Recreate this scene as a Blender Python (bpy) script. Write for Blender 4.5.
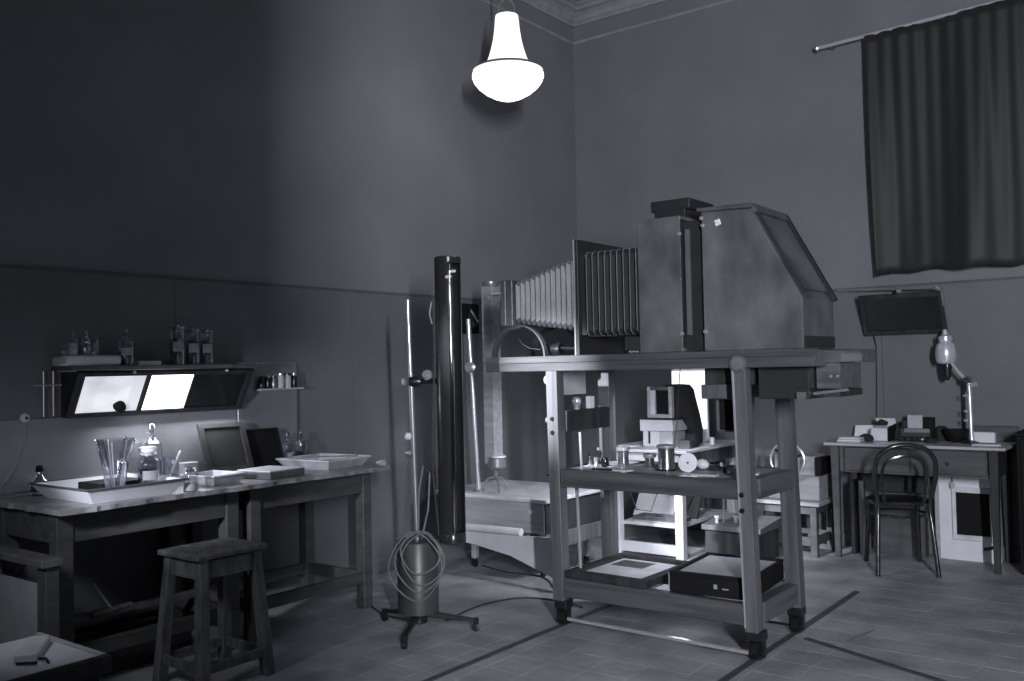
import bpy, bmesh, math, random
from mathutils import Vector, Matrix
random.seed(7)
PI = math.pi
C = bpy.context.scene.collection
scn = bpy.context.scene
for o in list(bpy.data.objects):
    bpy.data.objects.remove(o, do_unlink=True)

# ------------------------------------------------------------------ camera
YAW, PITCH, ROLL = math.radians(37.235), math.radians(1.712), math.radians(1.2)
F0 = Vector((-math.sin(YAW), math.cos(YAW), 0)); R0 = Vector((math.cos(YAW), math.sin(YAW), 0)); U0 = Vector((0, 0, 1))
Fv = F0*math.cos(PITCH) + U0*math.sin(PITCH); Uv = U0*math.cos(PITCH) - F0*math.sin(PITCH)
Rv = R0*math.cos(ROLL) - Uv*math.sin(ROLL); Uv = Uv*math.cos(ROLL) + R0*math.sin(ROLL)
CAM = Vector((4.3925, -6.7573, 1.32))
cd = bpy.data.cameras.new('camera'); cd.sensor_width = 36; cd.lens = 923.1/1024*36; cd.clip_start = 0.05
cam = bpy.data.objects.new('camera', cd); C.objects.link(cam)
M3 = Matrix((Rv, Uv, -Fv)).transposed()
cam.matrix_world = Matrix.Translation(CAM) @ M3.to_4x4()
scn.camera = cam

# ------------------------------------------------------------------ world, exposure
w = bpy.data.worlds.new('world'); scn.world = w; w.use_nodes = True
w.node_tree.nodes['Background'].inputs[0].default_value = (0.5, 0.52, 0.6, 1)
w.node_tree.nodes['Background'].inputs[1].default_value = 0.0
scn.view_settings.view_transform = 'Standard'
try: scn.view_settings.look = 'None'
except Exception: pass
scn.view_settings.exposure = 0.0
scn.view_settings.gamma = 1.0
scn.view_settings.use_curve_mapping = False

# ------------------------------------------------------------------ lights
TINT = (0.93, 0.95, 1.0)
def area_light(name, loc, target, sx, sy, power, spread=180):
    l = bpy.data.lights.new(name, 'AREA'); l.shape = 'RECTANGLE'; l.size = sx; l.size_y = sy
    l.energy = power; l.color = TINT; l.spread = math.radians(spread)
    o = bpy.data.objects.new(name, l); C.objects.link(o)
    d = Vector(target) - Vector(loc)
    o.location = loc; o.rotation_euler = d.to_track_quat('-Z', 'Y').to_euler()
    return o
# unseen strip light added behind the camera; a blocker shades the left wall
area_light('strip_key_light', (5.95, -7.55, 2.0), (0.6, -0.9, 1.7), 0.10, 1.1, 340)
# weak soft fill light added high up, out of view
area_light('overhead_fill_light', (3.4, -6.3, 4.2), (2.6, -3.6, 0.0), 1.2, 1.2, 1)
# hidden fill light added under the deck to brighten far bench and floor
area_light('deck_fill_light', (1.90, -2.15, 1.25), (1.40, -1.55, 0.45), 0.30, 0.12, 11, 125)
# unseen fill light added under the trolley shelf
area_light('shelf_fill_light', (2.2, -2.42, 0.69), (2.1, -2.2, 0.0), 0.50, 0.05, 1.8)
# off-frame spot added to make the hot patch on the front left leg
def spot(name, loc, target, power, deg, blend=1.0, rad=.04):
    l = bpy.data.lights.new(name, 'SPOT'); l.energy = power; l.spot_size = math.radians(deg); l.spot_blend = blend; l.color = TINT; l.shadow_soft_size = rad
    o = bpy.data.objects.new(name, l); C.objects.link(o); o.location = loc
    o.rotation_euler = (Vector(target) - Vector(loc)).to_track_quat('-Z', 'Y').to_euler()
spot('leg_hotspot_light', (1.5, -5.9, 2.55), (1.63, -2.86, 1.24), 3200, 13.5)
# two lights added out of view on the left to brighten the bench
area_light('bench_fill_light', (1.30, -5.70, 1.30), (0.55, -4.60, 0.62), 0.22, 0.22, 1.6, 85)
spot('bench_spot_light', (1.30, -5.75, 1.35), (0.42, -4.05, 0.87), 135, 36, .6, .05)
# the lamps inside the slanted light case, shining down on the bench
area_light('case_lamp_light', (0.10, -3.98, 1.112), (0.55, -3.98, 0.2), 0.80, 0.06, 3.6)

# ------------------------------------------------------------------ materials
MATS = {}
def tint(v):
    return (v*0.95, v*0.965, v*1.06, 1)
def mat(name, v, rough=0.6, metal=0.0, var=0.15, scale=8.0, stretch=(1, 1, 1), bump=0.0, bscale=None, spec=0.5, sheen=0.0, rnd=0.0, world=False):
    m = bpy.data.materials.new(name); m.use_nodes = True
    nt = m.node_tree; b = nt.nodes['Principled BSDF']
    b.inputs['Roughness'].default_value = rough; b.inputs['Metallic'].default_value = metal
    b.inputs['Specular IOR Level'].default_value = spec
    if sheen: b.inputs['Sheen Weight'].default_value = sheen
    tc = nt.nodes.new('ShaderNodeTexCoord'); mp = nt.nodes.new('ShaderNodeMapping')
    mp.inputs['Scale'].default_value = stretch
    nt.links.new(nt.nodes.new('ShaderNodeNewGeometry').outputs['Position'] if world else tc.outputs['Object'], mp.inputs[0])
    n = nt.nodes.new('ShaderNodeTexNoise'); n.inputs['Scale'].default_value = scale; n.inputs['Detail'].default_value = 5
    nt.links.new(mp.outputs[0], n.inputs['Vector'])
    r = nt.nodes.new('ShaderNodeValToRGB')
    r.color_ramp.elements[0].position = 0.3; r.color_ramp.elements[1].position = 0.7
    r.color_ramp.elements[0].color = tint(max(v*(1-var), 0.0)); r.color_ramp.elements[1].color = tint(min(v*(1+var), 1.0))
    nt.links.new(n.outputs['Fac'], r.inputs[0])
    col = r.outputs[0]
    if rnd:
        oi = nt.nodes.new('ShaderNodeObjectInfo'); mr = nt.nodes.new('ShaderNodeMapRange')
        mr.inputs['To Min'].default_value = 1-rnd; mr.inputs['To Max'].default_value = 1+rnd
        nt.links.new(oi.outputs['Random'], mr.inputs['Value'])
        mx = nt.nodes.new('ShaderNodeVectorMath'); mx.operation = 'SCALE'
        nt.links.new(col, mx.inputs[0]); nt.links.new(mr.outputs[0], mx.inputs['Scale']); col = mx.outputs[0]
    nt.links.new(col, b.inputs['Base Color'])
    if bump:
        n2 = nt.nodes.new('ShaderNodeTexNoise'); n2.inputs['Scale'].default_value = bscale or scale*3
        nt.links.new(mp.outputs[0], n2.inputs['Vector'])
        bp = nt.nodes.new('ShaderNodeBump'); bp.inputs['Strength'].default_value = bump; bp.inputs['Distance'].default_value = 0.01
        nt.links.new(n2.outputs['Fac'], bp.inputs['Height']); nt.links.new(bp.outputs[0], b.inputs['Normal'])
    MATS[name] = m; return m
def emit(name, v, var=0.0, scale=3):
    m = bpy.data.materials.new(name); m.use_nodes = True; nt = m.node_tree
    b = nt.nodes['Principled BSDF']; b.inputs['Base Color'].default_value = (0.7, 0.72, 0.76, 1)
    b.inputs['Roughness'].default_value = 0.3
    b.inputs['Emission Color'].default_value = (0.93, 0.95, 1.0, 1); b.inputs['Emission Strength'].default_value = v
    if var:
        tc = nt.nodes.new('ShaderNodeTexCoord'); n = nt.nodes.new('ShaderNodeTexNoise'); n.inputs['Scale'].default_value = scale
        nt.links.new(tc.outputs['Object'], n.inputs['Vector'])
        mr = nt.nodes.new('ShaderNodeMapRange'); mr.inputs['From Min'].default_value = 0.3; mr.inputs['From Max'].default_value = 0.7
        mr.inputs['To Min'].default_value = v*(1-var); mr.inputs['To Max'].default_value = v*(1+var)
        nt.links.new(n.outputs['Fac'], mr.inputs['Value']); nt.links.new(mr.outputs[0], b.inputs['Emission Strength'])
    MATS[name] = m; return m
def glass(name, v=0.9, base=0.06, edge=0.75):
    m = bpy.data.materials.new(name); m.use_nodes = True; nt = m.node_tree
    nt.nodes.remove(nt.nodes['Principled BSDF']); out = nt.nodes['Material Output']
    t = nt.nodes.new('ShaderNodeBsdfTransparent'); t.inputs[0].default_value = (v, v, v*1.02, 1)
    g = nt.nodes.new('ShaderNodeBsdfGlossy'); g.inputs['Roughness'].default_value = 0.06
    g.inputs[0].default_value = (0.93, 0.95, 1, 1)
    lw = nt.nodes.new('ShaderNodeLayerWeight'); lw.inputs[0].default_value = 0.45
    mr = nt.nodes.new('ShaderNodeMapRange'); mr.inputs['To Min'].default_value = base; mr.inputs['To Max'].default_value = edge
    nt.links.new(lw.outputs['Facing'], mr.inputs['Value'])
    mx = nt.nodes.new('ShaderNodeMixShader')
    nt.links.new(mr.outputs[0], mx.inputs[0]); nt.links.new(t.outputs[0], mx.inputs[1]); nt.links.new(g.outputs[0], mx.inputs[2])
    nt.links.new(mx.outputs[0], out.inputs[0]); MATS[name] = m; return m

mat('plaster', 0.20, 0.55, var=0.10, scale=1.6, bump=0.25, bscale=60)
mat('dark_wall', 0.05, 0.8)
mat('dado', 0.145, 0.6, var=0.12, scale=2.0, bump=0.3, bscale=90)
mat('dado_line', 0.10, 0.6)
mat('ceiling', 0.22, 0.8)
mat('cornice', 0.30, 0.6)
mat('grout', 0.31, 0.8)
mat('tile', 0.30, 0.5, var=0.30, scale=3.6, bump=0.3, bscale=30, rnd=0.05, world=True)
mat('dark_strip', 0.08, 0.5, 0.2)
mat('cart_wood', 0.085, 0.32, var=0.35, scale=5, stretch=(1, 1, 1), spec=0.6)
mat('cart_wood_x', 0.085, 0.3, var=0.4, scale=6, stretch=(0.25, 5, 5), spec=0.6)
mat('cart_wood_y', 0.085, 0.3, var=0.4, scale=6, stretch=(5, 0.25, 5), spec=0.6)
mat('cart_wood_z', 0.105, 0.3, var=0.35, scale=6, stretch=(5, 5, 0.25), spec=0.6)
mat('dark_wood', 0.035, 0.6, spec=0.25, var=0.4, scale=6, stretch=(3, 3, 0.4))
mat('mid_wood', 0.10, 0.5, var=0.3, scale=6, stretch=(4, 4, 0.4))
mat('worn_wood', 0.11, 0.6, var=0.55, scale=9, stretch=(3, 3, .8), bump=.2)
mat('bench_wood', 0.065, 0.55, var=0.3, scale=6, stretch=(4, 0.5, 4))
mat('arch_wood', 0.07, 0.5)
mat('tube_black', 0.025, 0.2, var=0.1, spec=0.35)
mat('lens_metal', 0.42, 0.2, 0.9, var=0.1)
mat('light_wood', 0.38, 0.5, var=0.2, scale=5, stretch=(0.5, 4, 4))
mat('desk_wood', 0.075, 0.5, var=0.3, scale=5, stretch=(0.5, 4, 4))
mat('white_paint', 0.62, 0.45, var=0.08, scale=6)
mat('camera_body', 0.105, 0.40, var=0.5, scale=5, stretch=(1, 1, .7), bump=0.25, bscale=120)
mat('camera_black', 0.02, 0.5)
mat('bellows_leather', 0.13, 0.45, var=0.15, scale=12, bump=0.15, bscale=80)
mat('bellows_black', 0.02, 0.65, spec=0.15)
mat('bellows_edge', 0.30, 0.4)
mat('black', 0.010, 0.7, spec=0.15)
mat('black_gloss', 0.01, 0.15)
mat('black_cloth', 0.02, 0.9, bump=0.3, bscale=30)
mat('curtain', 0.018, 0.6, var=0.2, scale=2, stretch=(3, 3, 0.6), sheen=0.08)
mat('steel', 0.7, 0.25, 0.65, var=0.05)
mat('dull_steel', 0.32, 0.35, 0.6, var=0.1)
mat('gun_metal', 0.06, 0.28, 0.8, var=0.1)
mat('nickel', 0.75, 0.28, 0.5, var=0.05)
mat('brass', 0.65, 0.2, 1.0, var=0.05)
mat('zinc', 0.36, 0.36, 0.6, var=0.25, scale=2.2, bump=0.12, bscale=4)
mat('enamel', 0.78, 0.3, var=0.04)
mat('paper', 0.75, 0.8, var=0.05)
mat('card', 0.45, 0.7, var=0.1)
mat('cloth', 0.55, 0.9, var=0.1, bump=0.4, bscale=20)
mat('oilcloth', 0.20, 0.4, var=0.45, scale=9, bump=0.2, bscale=20)
mat('tray_used', 0.42, 0.4, var=0.35, scale=11)
mat('cable', 0.15, 0.5)
mat('cable_dark', 0.03, 0.5)
mat('porcelain', 0.7, 0.2)
mat('cork', 0.12, 0.8)
glass('liquid', 0.62, 0.05, 0.35)
mat('label', 0.28, 0.7)
mat('powder', 0.45, 0.8)
mat('chair_wood', 0.022, 0.18, var=0.2, spec=0.8)
mat('chest_wood', 0.36, 0.5, var=0.2, scale=6, stretch=(0.4, 4, 4))
mat('chest_top', 0.62, 0.45, var=0.2, scale=7)
mat('sheet', 0.58, 0.7, var=0.12, scale=5)
mat('ballast', 0.05, 0.4, var=0.3, scale=5)
mat('pale_panel', 0.30, 0.5, var=0.1)
glass('glass'); glass('thick_glass', 0.8, 0.12, 0.85)
emit('lamp_glass', 3.6); emit('lamp_neck', 1.15); emit('pane_bright', 4); emit('pane_dim', 0.60, 0.22, 9); emit('pane_dimmer', 0.48, 0.08, 6)  # dim panes: a mirror's reflection put in as mottled glow
emit('light_table', 1.4)

# ------------------------------------------------------------------ mesh builder
class MB:
    def __init__(s): s.bm = bmesh.new()
    def box(s, x0, x1, y0, y1, z0, z1):
        v = [s.bm.verts.new(p) for p in ((x0, y0, z0), (x1, y0, z0), (x1, y1, z0), (x0, y1, z0), (x0, y0, z1), (x1, y0, z1), (x1, y1, z1), (x0, y1, z1))]
        for f in ((3, 2, 1, 0), (4, 5, 6, 7), (0, 1, 5, 4), (1, 2, 6, 5), (2, 3, 7, 6), (3, 0, 4, 7)): s.bm.faces.new([v[i] for i in f])
        return s
    def hexa(s, lo, hi):
        v = [s.bm.verts.new(p) for p in list(lo)+list(hi)]
        for f in ((3, 2, 1, 0), (4, 5, 6, 7), (0, 1, 5, 4), (1, 2, 6, 5), (2, 3, 7, 6), (3, 0, 4, 7)): s.bm.faces.new([v[i] for i in f])
        return s
    def bar(s, a, b, wd, ht, up=(0, 0, 1), w1=None, h1=None):
        a = Vector(a); b = Vector(b); d = (b-a).normalized(); up = Vector(up)
        if abs(d.dot(up)) > 0.98: up = Vector((0, 1, 0))
        sd = d.cross(up).normalized(); u = sd.cross(d).normalized()
        w1 = wd if w1 is None else w1; h1 = ht if h1 is None else h1
        q = lambda p, ww, hh: [p - sd*ww/2 - u*hh/2, p + sd*ww/2 - u*hh/2, p + sd*ww/2 + u*hh/2, p - sd*ww/2 + u*hh/2]
        return s.hexa(q(a, wd, ht), q(b, w1, h1))
    def tube(s, pts, r, n=8, closed=False):
        pts = [Vector(p) for p in pts]; rings = []; N = len(pts); prev = None
        for i, p in enumerate(pts):
            if closed: d = pts[(i+1) % N] - pts[i-1]
            else: d = pts[min(i+1, N-1)] - pts[max(i-1, 0)]
            d.normalize()
            if prev is None:
                u = Vector((0, 0, 1)) if abs(d.z) < 0.9 else Vector((1, 0, 0))
            else: u = prev
            u = (u - d*u.dot(d)).normalized(); prev = u; v = d.cross(u)
            rr = r[i] if isinstance(r, (list, tuple)) else r
            rings.append([s.bm.verts.new(p + (u*math.cos(2*PI*k/n) + v*math.sin(2*PI*k/n))*rr) for k in range(n)])
        for i in range(N if closed else N-1):
            A, B = rings[i], rings[(i+1) % N]
            for k in range(n): s.bm.faces.new((A[k], A[(k+1) % n], B[(k+1) % n], B[k]))
        if not closed:
            s.bm.faces.new(rings[0][::-1]); s.bm.faces.new(rings[-1])
        return s
    def lathe(s, prof, loc=(0, 0, 0), n=20, axis=(0, 0, 1), caps=True):
        ax = Vector(axis).normalized(); t = Vector((1, 0, 0)) if abs(ax.x) < 0.9 else Vector((0, 1, 0))
        u = (t - ax*t.dot(ax)).normalized(); v = ax.cross(u); L = Vector(loc); rings = []
        for r, z in prof:
            rings.append([s.bm.verts.new(L + ax*z + (u*math.cos(2*PI*k/n) + v*math.sin(2*PI*k/n))*max(r, 1e-4)) for k in range(n)])
        for A, B in zip(rings, rings[1:]):
            for k in range(n): s.bm.faces.new((A[k], A[(k+1) % n], B[(k+1) % n], B[k]))
        if caps: s.bm.faces.new(rings[0][::-1]); s.bm.faces.new(rings[-1])
        return s
    def prism(s, poly, axis, a0, a1):
        def P(p, a):
            return {'x': (a, p[0], p[1]), 'y': (p[0], a, p[1]), 'z': (p[0], p[1], a)}[axis]
        A = [s.bm.verts.new(P(p, a0)) for p in poly]; B = [s.bm.verts.new(P(p, a1)) for p in poly]
        n = len(poly); s.bm.faces.new(A[::-1]); s.bm.faces.new(B)
        for i in range(n): s.bm.faces.new((A[i], A[(i+1) % n], B[(i+1) % n], B[i]))
        return s
    def build(s, name, m, parent=None, bevel=0.0, smooth=False, world=True):
        bmesh.ops.recalc_face_normals(s.bm, faces=s.bm.faces)
        if bevel:
            try: bmesh.ops.bevel(s.bm, geom=[e for e in s.bm.edges if len(e.link_faces) == 2 and e.calc_face_angle(0) > 0.5], offset=bevel, segments=1, affect='EDGES', clamp_overlap=True)
            except Exception: pass
        if world and parent is not None:
            off = Vector((0, 0, 0)); p = parent
            while p is not None: off += p.location; p = p.parent
            bmesh.ops.translate(s.bm, verts=s.bm.verts, vec=-off)
        me = bpy.data.meshes.new(name); s.bm.to_mesh(me); s.bm.free()
        me.materials.append(MATS[m] if isinstance(m, str) else m)
        if smooth:
            for p in me.polygons: p.use_smooth = True
            try: me.set_sharp_from_angle(angle=math.radians(40))
            except Exception: pass
        o = bpy.data.objects.new(name, me); C.objects.link(o)
        if parent is not None: o.parent = parent
        return o
def tag(o, label, cat, group=None):
    o['label'] = label; o['category'] = cat
    if group: o['group'] = group
    return o
def thing(name, label, cat, loc=(0, 0, 0), rz=0, group=None):
    o = bpy.data.objects.new(name, None); C.objects.link(o); o.empty_display_size = 0.1
    o.location = loc; o.rotation_euler = (0, 0, rz)
    return tag(o, label, cat, group)
def struct(o): o['kind'] = 'structure'; return o
def setlabel(o, t): o['label'] = t; return o
def origin(o, p):
    """put a top-level mesh's origin at p"""
    o.data.transform(Matrix.Translation(-Vector(p))); o.location = p; return o

# ------------------------------------------------------------------ room shell
RX, RY, RH = 6.9, -8.7, 4.45
fl = struct(MB().box(-0.1, RX+0.1, RY-0.1, 0.1, -0.12, -0.0025).build('floor', 'grout'))
TS = 0.1975
def inview(x, y):
    d = Vector((x, y, 0)) - CAM; wv = d.dot(Fv)
    if wv < 0.5: return None
    px = 512 + 923.1*d.dot(Rv)/wv; py = 340.5 - 923.1*d.dot(Uv)/wv
    return wv if -25 < px < 1049 and py < 700 else None
tiles = []
for i in range(int(RX/TS)+1):
    for j in range(int(-RY/TS)+1):
        tiles.append((i*TS, -(j+1)*TS, inview((i+.5)*TS, -(j+.5)*TS)))
near = sorted([t for t in tiles if t[2]], key=lambda t: t[2])[:300]
nearset = set((t[0], t[1]) for t in near)
g = 0.0005
def tilebox(mb, x, y, h):
    v = [mb.bm.verts.new(p) for p in ((x+g, y+g, -0.0024), (x+TS-g, y+g, -0.0024), (x+TS-g, y+TS-g, -0.0024), (x+g, y+TS-g, -0.0024),
                                      (x+g+.001, y+g+.001, h), (x+TS-g-.001, y+g+.001, h), (x+TS-g-.001, y+TS-g-.001, h), (x+g+.001, y+TS-g-.001, h))]
    for f in ((4, 5, 6, 7), (0, 1, 5, 4), (1, 2, 6, 5), (2, 3, 7, 6), (3, 0, 4, 7)): mb.bm.faces.new([v[i] for i in f])
tm = MB(); tilebox(tm, 0, 0, 0.0)
t0 = tm.build('floor_tile', 'tile', fl); t0.location = (near[0][0], near[0][1], 0)
for (x, y, _) in near[1:]:
    o = t0.copy(); C.objects.link(o); o.location = (x, y, random.uniform(-0.0003, 0.0))
rest = MB()
for (x, y, _) in tiles:
    if (x, y) not in nearset and x < RX-0.01 and y > RY-0.1: tilebox(rest, x, y, random.uniform(-0.0003, 0.0))
ro = rest.build('floor_tiles', 'tile', fl); ro['kind'] = 'stuff'

def wall(name, a, zt=1.83):
    o = struct(MB().box(*a).build(name, 'plaster')); return o
wl = wall('wall_left', (-0.12, 0, RY, 0.12, 0, RH))
wb = wall('wall_back', (0, RX, 0, 0.12, 0, RH))
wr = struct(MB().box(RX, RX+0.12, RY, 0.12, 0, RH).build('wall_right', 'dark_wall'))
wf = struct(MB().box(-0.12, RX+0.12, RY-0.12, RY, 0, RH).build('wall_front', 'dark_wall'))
struct(MB().box(-0.12, RX+0.12, RY-0.12, 0.12, RH, RH+0.1).build('ceiling', 'ceiling'))
# dado boards covering the lower wall, with fine joints
k = -3.943 - 1.26*3
while k < 0:
    a = max(k, RY+.01); b = min(k+1.26, -0.012)
    if b > a+.05: MB().box(0.0, 0.010, a+.0015, b-.0015, 0.09, 1.83).build('dado_panel', 'dado', wl)
    k += 1.26
k = 0.012
while k < RX-.1:
    b = min(k+1.26, RX-.01); MB().box(k+.0015, b-.0015, -0.010, 0.0, 0.09, 1.83).build('dado_panel', 'dado', wb); k += 1.26
struct(MB().box(0, 0.013, RY+.01, -0.013, 1.828, 1.845).build('trim_1', 'dado_line'))
struct(MB().box(0, RX-.01, -0.013, 0, 1.828, 1.845).build('trim_2', 'dado_line'))
for nm, pr, ax, a0, a1 in (('baseboard_left', [(0.0, 0), (0.026, 0), (0.026, .085), (.014, .10), (0, .10)], 'y', RY+.01, -.026),):
    mb = MB(); mb.prism(pr, ax, a0, a1); struct(mb.build(nm, 'dado'))
mb = MB(); mb.prism([(0, 0), (-0.026, 0), (-0.026, .085), (-.014, .10), (0, .10)], 'x', 0.0, RX-.01); struct(mb.build('baseboard_back', 'dado'))
# cornice: picture moulding and stepped cove
pf = [(0, 4.30), (.018, 4.30), (.022, 4.315), (.045, 4.335), (.055, 4.36), (.085, 4.385), (.12, 4.395), (.125, 4.42), (.15, 4.43), (.15, 4.45), (0, 4.45)]
mb = MB(); mb.prism(pf, 'y', RY+.01, -.0); struct(mb.build('trim_3', 'cornice'))
mb = MB(); mb.prism([(-a, b) for a, b in pf], 'x', 0.0, RX-.01); struct(mb.build('trim_4', 'cornice'))
pm = [(0, 4.145), (.012, 4.148), (.016, 4.158), (.012, 4.17), (0, 4.172)]
mb = MB(); mb.prism(pm, 'y', RY+.01, 0); struct(mb.build('trim_5', 'cornice'))
mb = MB(); mb.prism([(-a, b) for a, b in pm], 'x', 0, RX-.01); struct(mb.build('trim_6', 'cornice'))

# unseen blocker added beside the strip light to shade the left wall
sc = thing('light_blocker', 'tall black light blocker added out of view behind the camera', 'screen', (5.2, -7.3, 0))
def scr(a, b):
    MB().bar((a[0], a[1], 0.0), (b[0], b[1], 0.0), 0.01, 0.01)
d = Vector((-6.0, 4.45, 0)).normalized(); e0 = Vector((5.95, -7.55, 0)) + d*0.8 - Vector((-0.6, -0.8, 0)).normalized()*0.025
sd = Vector((-d.y, d.x, 0))
# blocked side: towards smaller y on the left wall
side = Vector((-0.6, -0.8, 0)).normalized()
p0, p1, p2 = e0, e0 + side*0.62, e0 + side*0.62 + Vector((0.45, -0.42, 0))
for a, b in ((p0, p1), (p1, p2)):
    mb = MB(); mb.bar((a.x, a.y, 2.1), (b.x, b.y, 2.1), 0.03, 4.18); mb.build('blocker_panel', 'black_cloth', sc)

# ------------------------------------------------------------------ floor strips
for (x, a, b, lab) in ((1.69, -6.6, -1.75, 'dark iron track strip on the tiles under the left casters of the trolley'),
                       (2.72, -6.6, -1.35, 'dark iron track strip on the tiles under the right casters of the trolley')):
    o = MB().box(x-.016, x+.016, a, b, 0.0, 0.005).build('floor_strip', 'dark_strip'); tag(o, lab, 'track'); origin(o, (x, (a+b)/2, 0))
o = MB().bar((2.795, -2.39, 0.003), (3.62, -2.74, 0.003), 0.03, 0.006, (0, 0, 1)).build('floor_strip', 'dark_strip')  # shadow edge modelled as a thin dark strip
tag(o, 'shadow edge built as a dark strip on the tiles, slanting away from the rear right caster', 'track'); origin(o, (3.2, -2.55, 0))

# ------------------------------------------------------------------ pendant lamp
PL = (0.802, -2.017)
t = thing('pendant_lamp', 'lit white opal glass pendant lamp with a flared neck hanging from the ceiling', 'lamp', (PL[0], PL[1], 3.07))
P3 = (PL[0], PL[1], 0)
bowl = [(0.01, 3.058), (.05, 3.062), (.10, 3.080), (.15, 3.108), (.195, 3.145), (.222, 3.18), (.233, 3.21), (.232, 3.228), (.222, 3.245)]
MB().lathe(bowl, P3, 40).build('bowl_glass', 'lamp_glass', t, smooth=True)
o = MB().lathe([(.214, 3.242), (.232, 3.246), (.226, 3.262), (.205, 3.268)], P3, 40).build('metal_ring', 'dull_steel', t, smooth=True)
neck = [(.205, 3.262), (.170, 3.276), (.142, 3.30), (.125, 3.335), (.108, 3.39), (.094, 3.45), (.083, 3.52), (.078, 3.58), (.074, 3.612), (.05, 3.622)]
MB().lathe(neck, P3, 40).build('neck_shade', 'lamp_neck', t, smooth=True)
MB().tube([(PL[0]-.045, PL[1]-.03, 3.615), (PL[0]-.042, PL[1]-.028, 3.68), (PL[0]-.02, PL[1]-.013, 3.72), (PL[0], PL[1], 3.73), (PL[0]+.02, PL[1]+.013, 3.72), (PL[0]+.042, PL[1]+.028, 3.68), (PL[0]+.045, PL[1]+.03, 3.615)], .006, 8).build('hanger', 'dull_steel', t, smooth=True)
MB().tube([(PL[0], PL[1], 3.72), (PL[0], PL[1], 4.44)], .006, 8).build('cord', 'cable_dark', t)
MB().lathe([(.06, 4.40), (.06, 4.43), (.02, 4.45)], P3, 20).build('ceiling_rose', 'dull_steel', t)

# ------------------------------------------------------------------ curtain and rod
t = thing('curtain_rod', 'thin pale metal rod holding the dark curtain high on the far wall', 'rod', (2.2, -.10, 3.6))
MB().tube([(2.19, -.11, 3.592), (4.2, -.11, 3.655)], .013, 8).build('pole', 'nickel', t, smooth=True)
MB().lathe([(.02, 0), (.024, .012), (.01, .03)], (2.19, -.11, 3.592), 10, (-1, 0, 0)).build('finial', 'steel', t)
for x in (2.26, 4.1): MB().bar((x, 0, 3.60), (x, -.11, 3.595), .02, .02).build('bracket', 'dull_steel', t)
bm = MB(); N, K = 150, 26
x0, x1 = 2.515, 4.05
rng = random.Random(3)
fold = [(rng.uniform(6, 16), rng.uniform(0, 6), rng.uniform(.3, 1)) for _ in range(5)]
vv = []
for j in range(K+1):
    v = j/K; row = []
    for i in range(N+1):
        u = i/N; x = x0 + (x1-x0)*u
        amp = .012 + .022*v
        d = sum(a*math.sin(f*u*2 + ph + .8*math.sin(3*v+ph)) for f, ph, a in fold)*amp + .012*math.sin(u*95 + 2*v)*(1-v*.75)
        d = d*.6 + .06*math.sin(u*13+1.2+1.5*v)*(.3+.7*v)
        zt = 3.592 + (x-2.19)*.0313 - .005
        zb = 1.905 + .012*math.sin(u*9) + .04*u + (0.008*math.sin(u*31))
        xx = x + .03*v*(1-u)
        row.append(bm.bm.verts.new((xx, -.115 - d*.8, zt + (zb-zt)*v)))
    vv.append(row)
for j in range(K):
    for i in range(N): bm.bm.faces.new((vv[j][i], vv[j][i+1], vv[j+1][i+1], vv[j+1][i]))
cu = bm.build('curtain', 'curtain', smooth=True)
sm = cu.modifiers.new('s', 'SOLIDIFY'); sm.thickness = .004
tag(cu, 'long dark satin curtain hanging in heavy folds on the far wall', 'curtain'); origin(cu, (3.2, -.11, 1.9))
# window behind the curtain (blacked out)
mb = MB(); mb.box(2.66, 4.0, -.03, .0, 2.0, 3.5); struct(mb.build('window_1', 'black'))

# ------------------------------------------------------------------ tilted glass case on far wall
t = thing('viewing_panel', 'dark tilted glass panel in a frame hung on the far wall below the curtain', 'panel', (2.7, 0, 1.5))
def tilt_panel(t, axis, A0, A1, d0, z0, d1, z1, fr, mats, cuts):
    """sloping frame: bottom edge at distance d0 from the wall, top edge at d1"""
    def P(a, s, n=0.0):
        d = d0 + (d1-d0)*s; z = z0 + (z1-z0)*s
        L = math.hypot(d1-d0, z1-z0); nd, nz = (z1-z0)/L, -(d1-d0)/L
        d += nd*n; z += nz*n
        return (a, -d, z) if axis == 'x' else (d, a, z)
    L = math.hypot(d1-d0, z1-z0); fs = fr/L
    def slab(mb, a0, a1, s0, s1, n0, n1):
        mb.hexa([P(a0, s0, n0), P(a1, s0, n0), P(a1, s1, n0), P(a0, s1, n0)], [P(a0, s0, n1), P(a1, s0, n1), P(a1, s1, n1), P(a0, s1, n1)])
        return mb
    slab(MB(), A0, A1, 1-fs, 1, -.012, .012).build('top_rail', 'dark_wood', t, .002)
    slab(MB(), A0, A1, 0, fs, -.012, .012).build('bottom_rail', 'dark_wood', t, .002)
    for c in cuts: slab(MB(), c[0], c[1], fs, 1-fs, -.012, .010).build('stile', 'dark_wood', t, .002)
    for a0, a1, m, lab in mats:
        o = slab(MB(), a0, a1, fs, 1-fs, -.003, .003).build('pane', m, t)
        if lab: setlabel(o, lab)
tilt_panel(t, 'x', 2.43, 2.975, .05, 1.50, .17, 1.77, .03, [(2.46, 2.945, 'black_gloss', 'black reflecting glass pane')], [(2.43, 2.46), (2.945, 2.975)])
MB().bar((2.24, -.03, 1.83), (2.975, -.19, 1.795), .012, .018).build('support_rod', 'dull_steel', t)
MB().bar((2.972, -.19, 1.795), (2.972, -.045, 1.50), .014, .014).build('stay', 'dull_steel', t)
MB().lathe([(.012, 0), (.018, .01), (.008, .03)], (2.70, -.165, 1.79), 10, (0, -1, 0)).build('knob', 'steel', t)
MB().lathe([(.012, 0), (.018, .01), (.008, .03)], (2.95, -.20, 1.795), 10, (0, -1, 0)).build('knob', 'steel', t)
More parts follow.
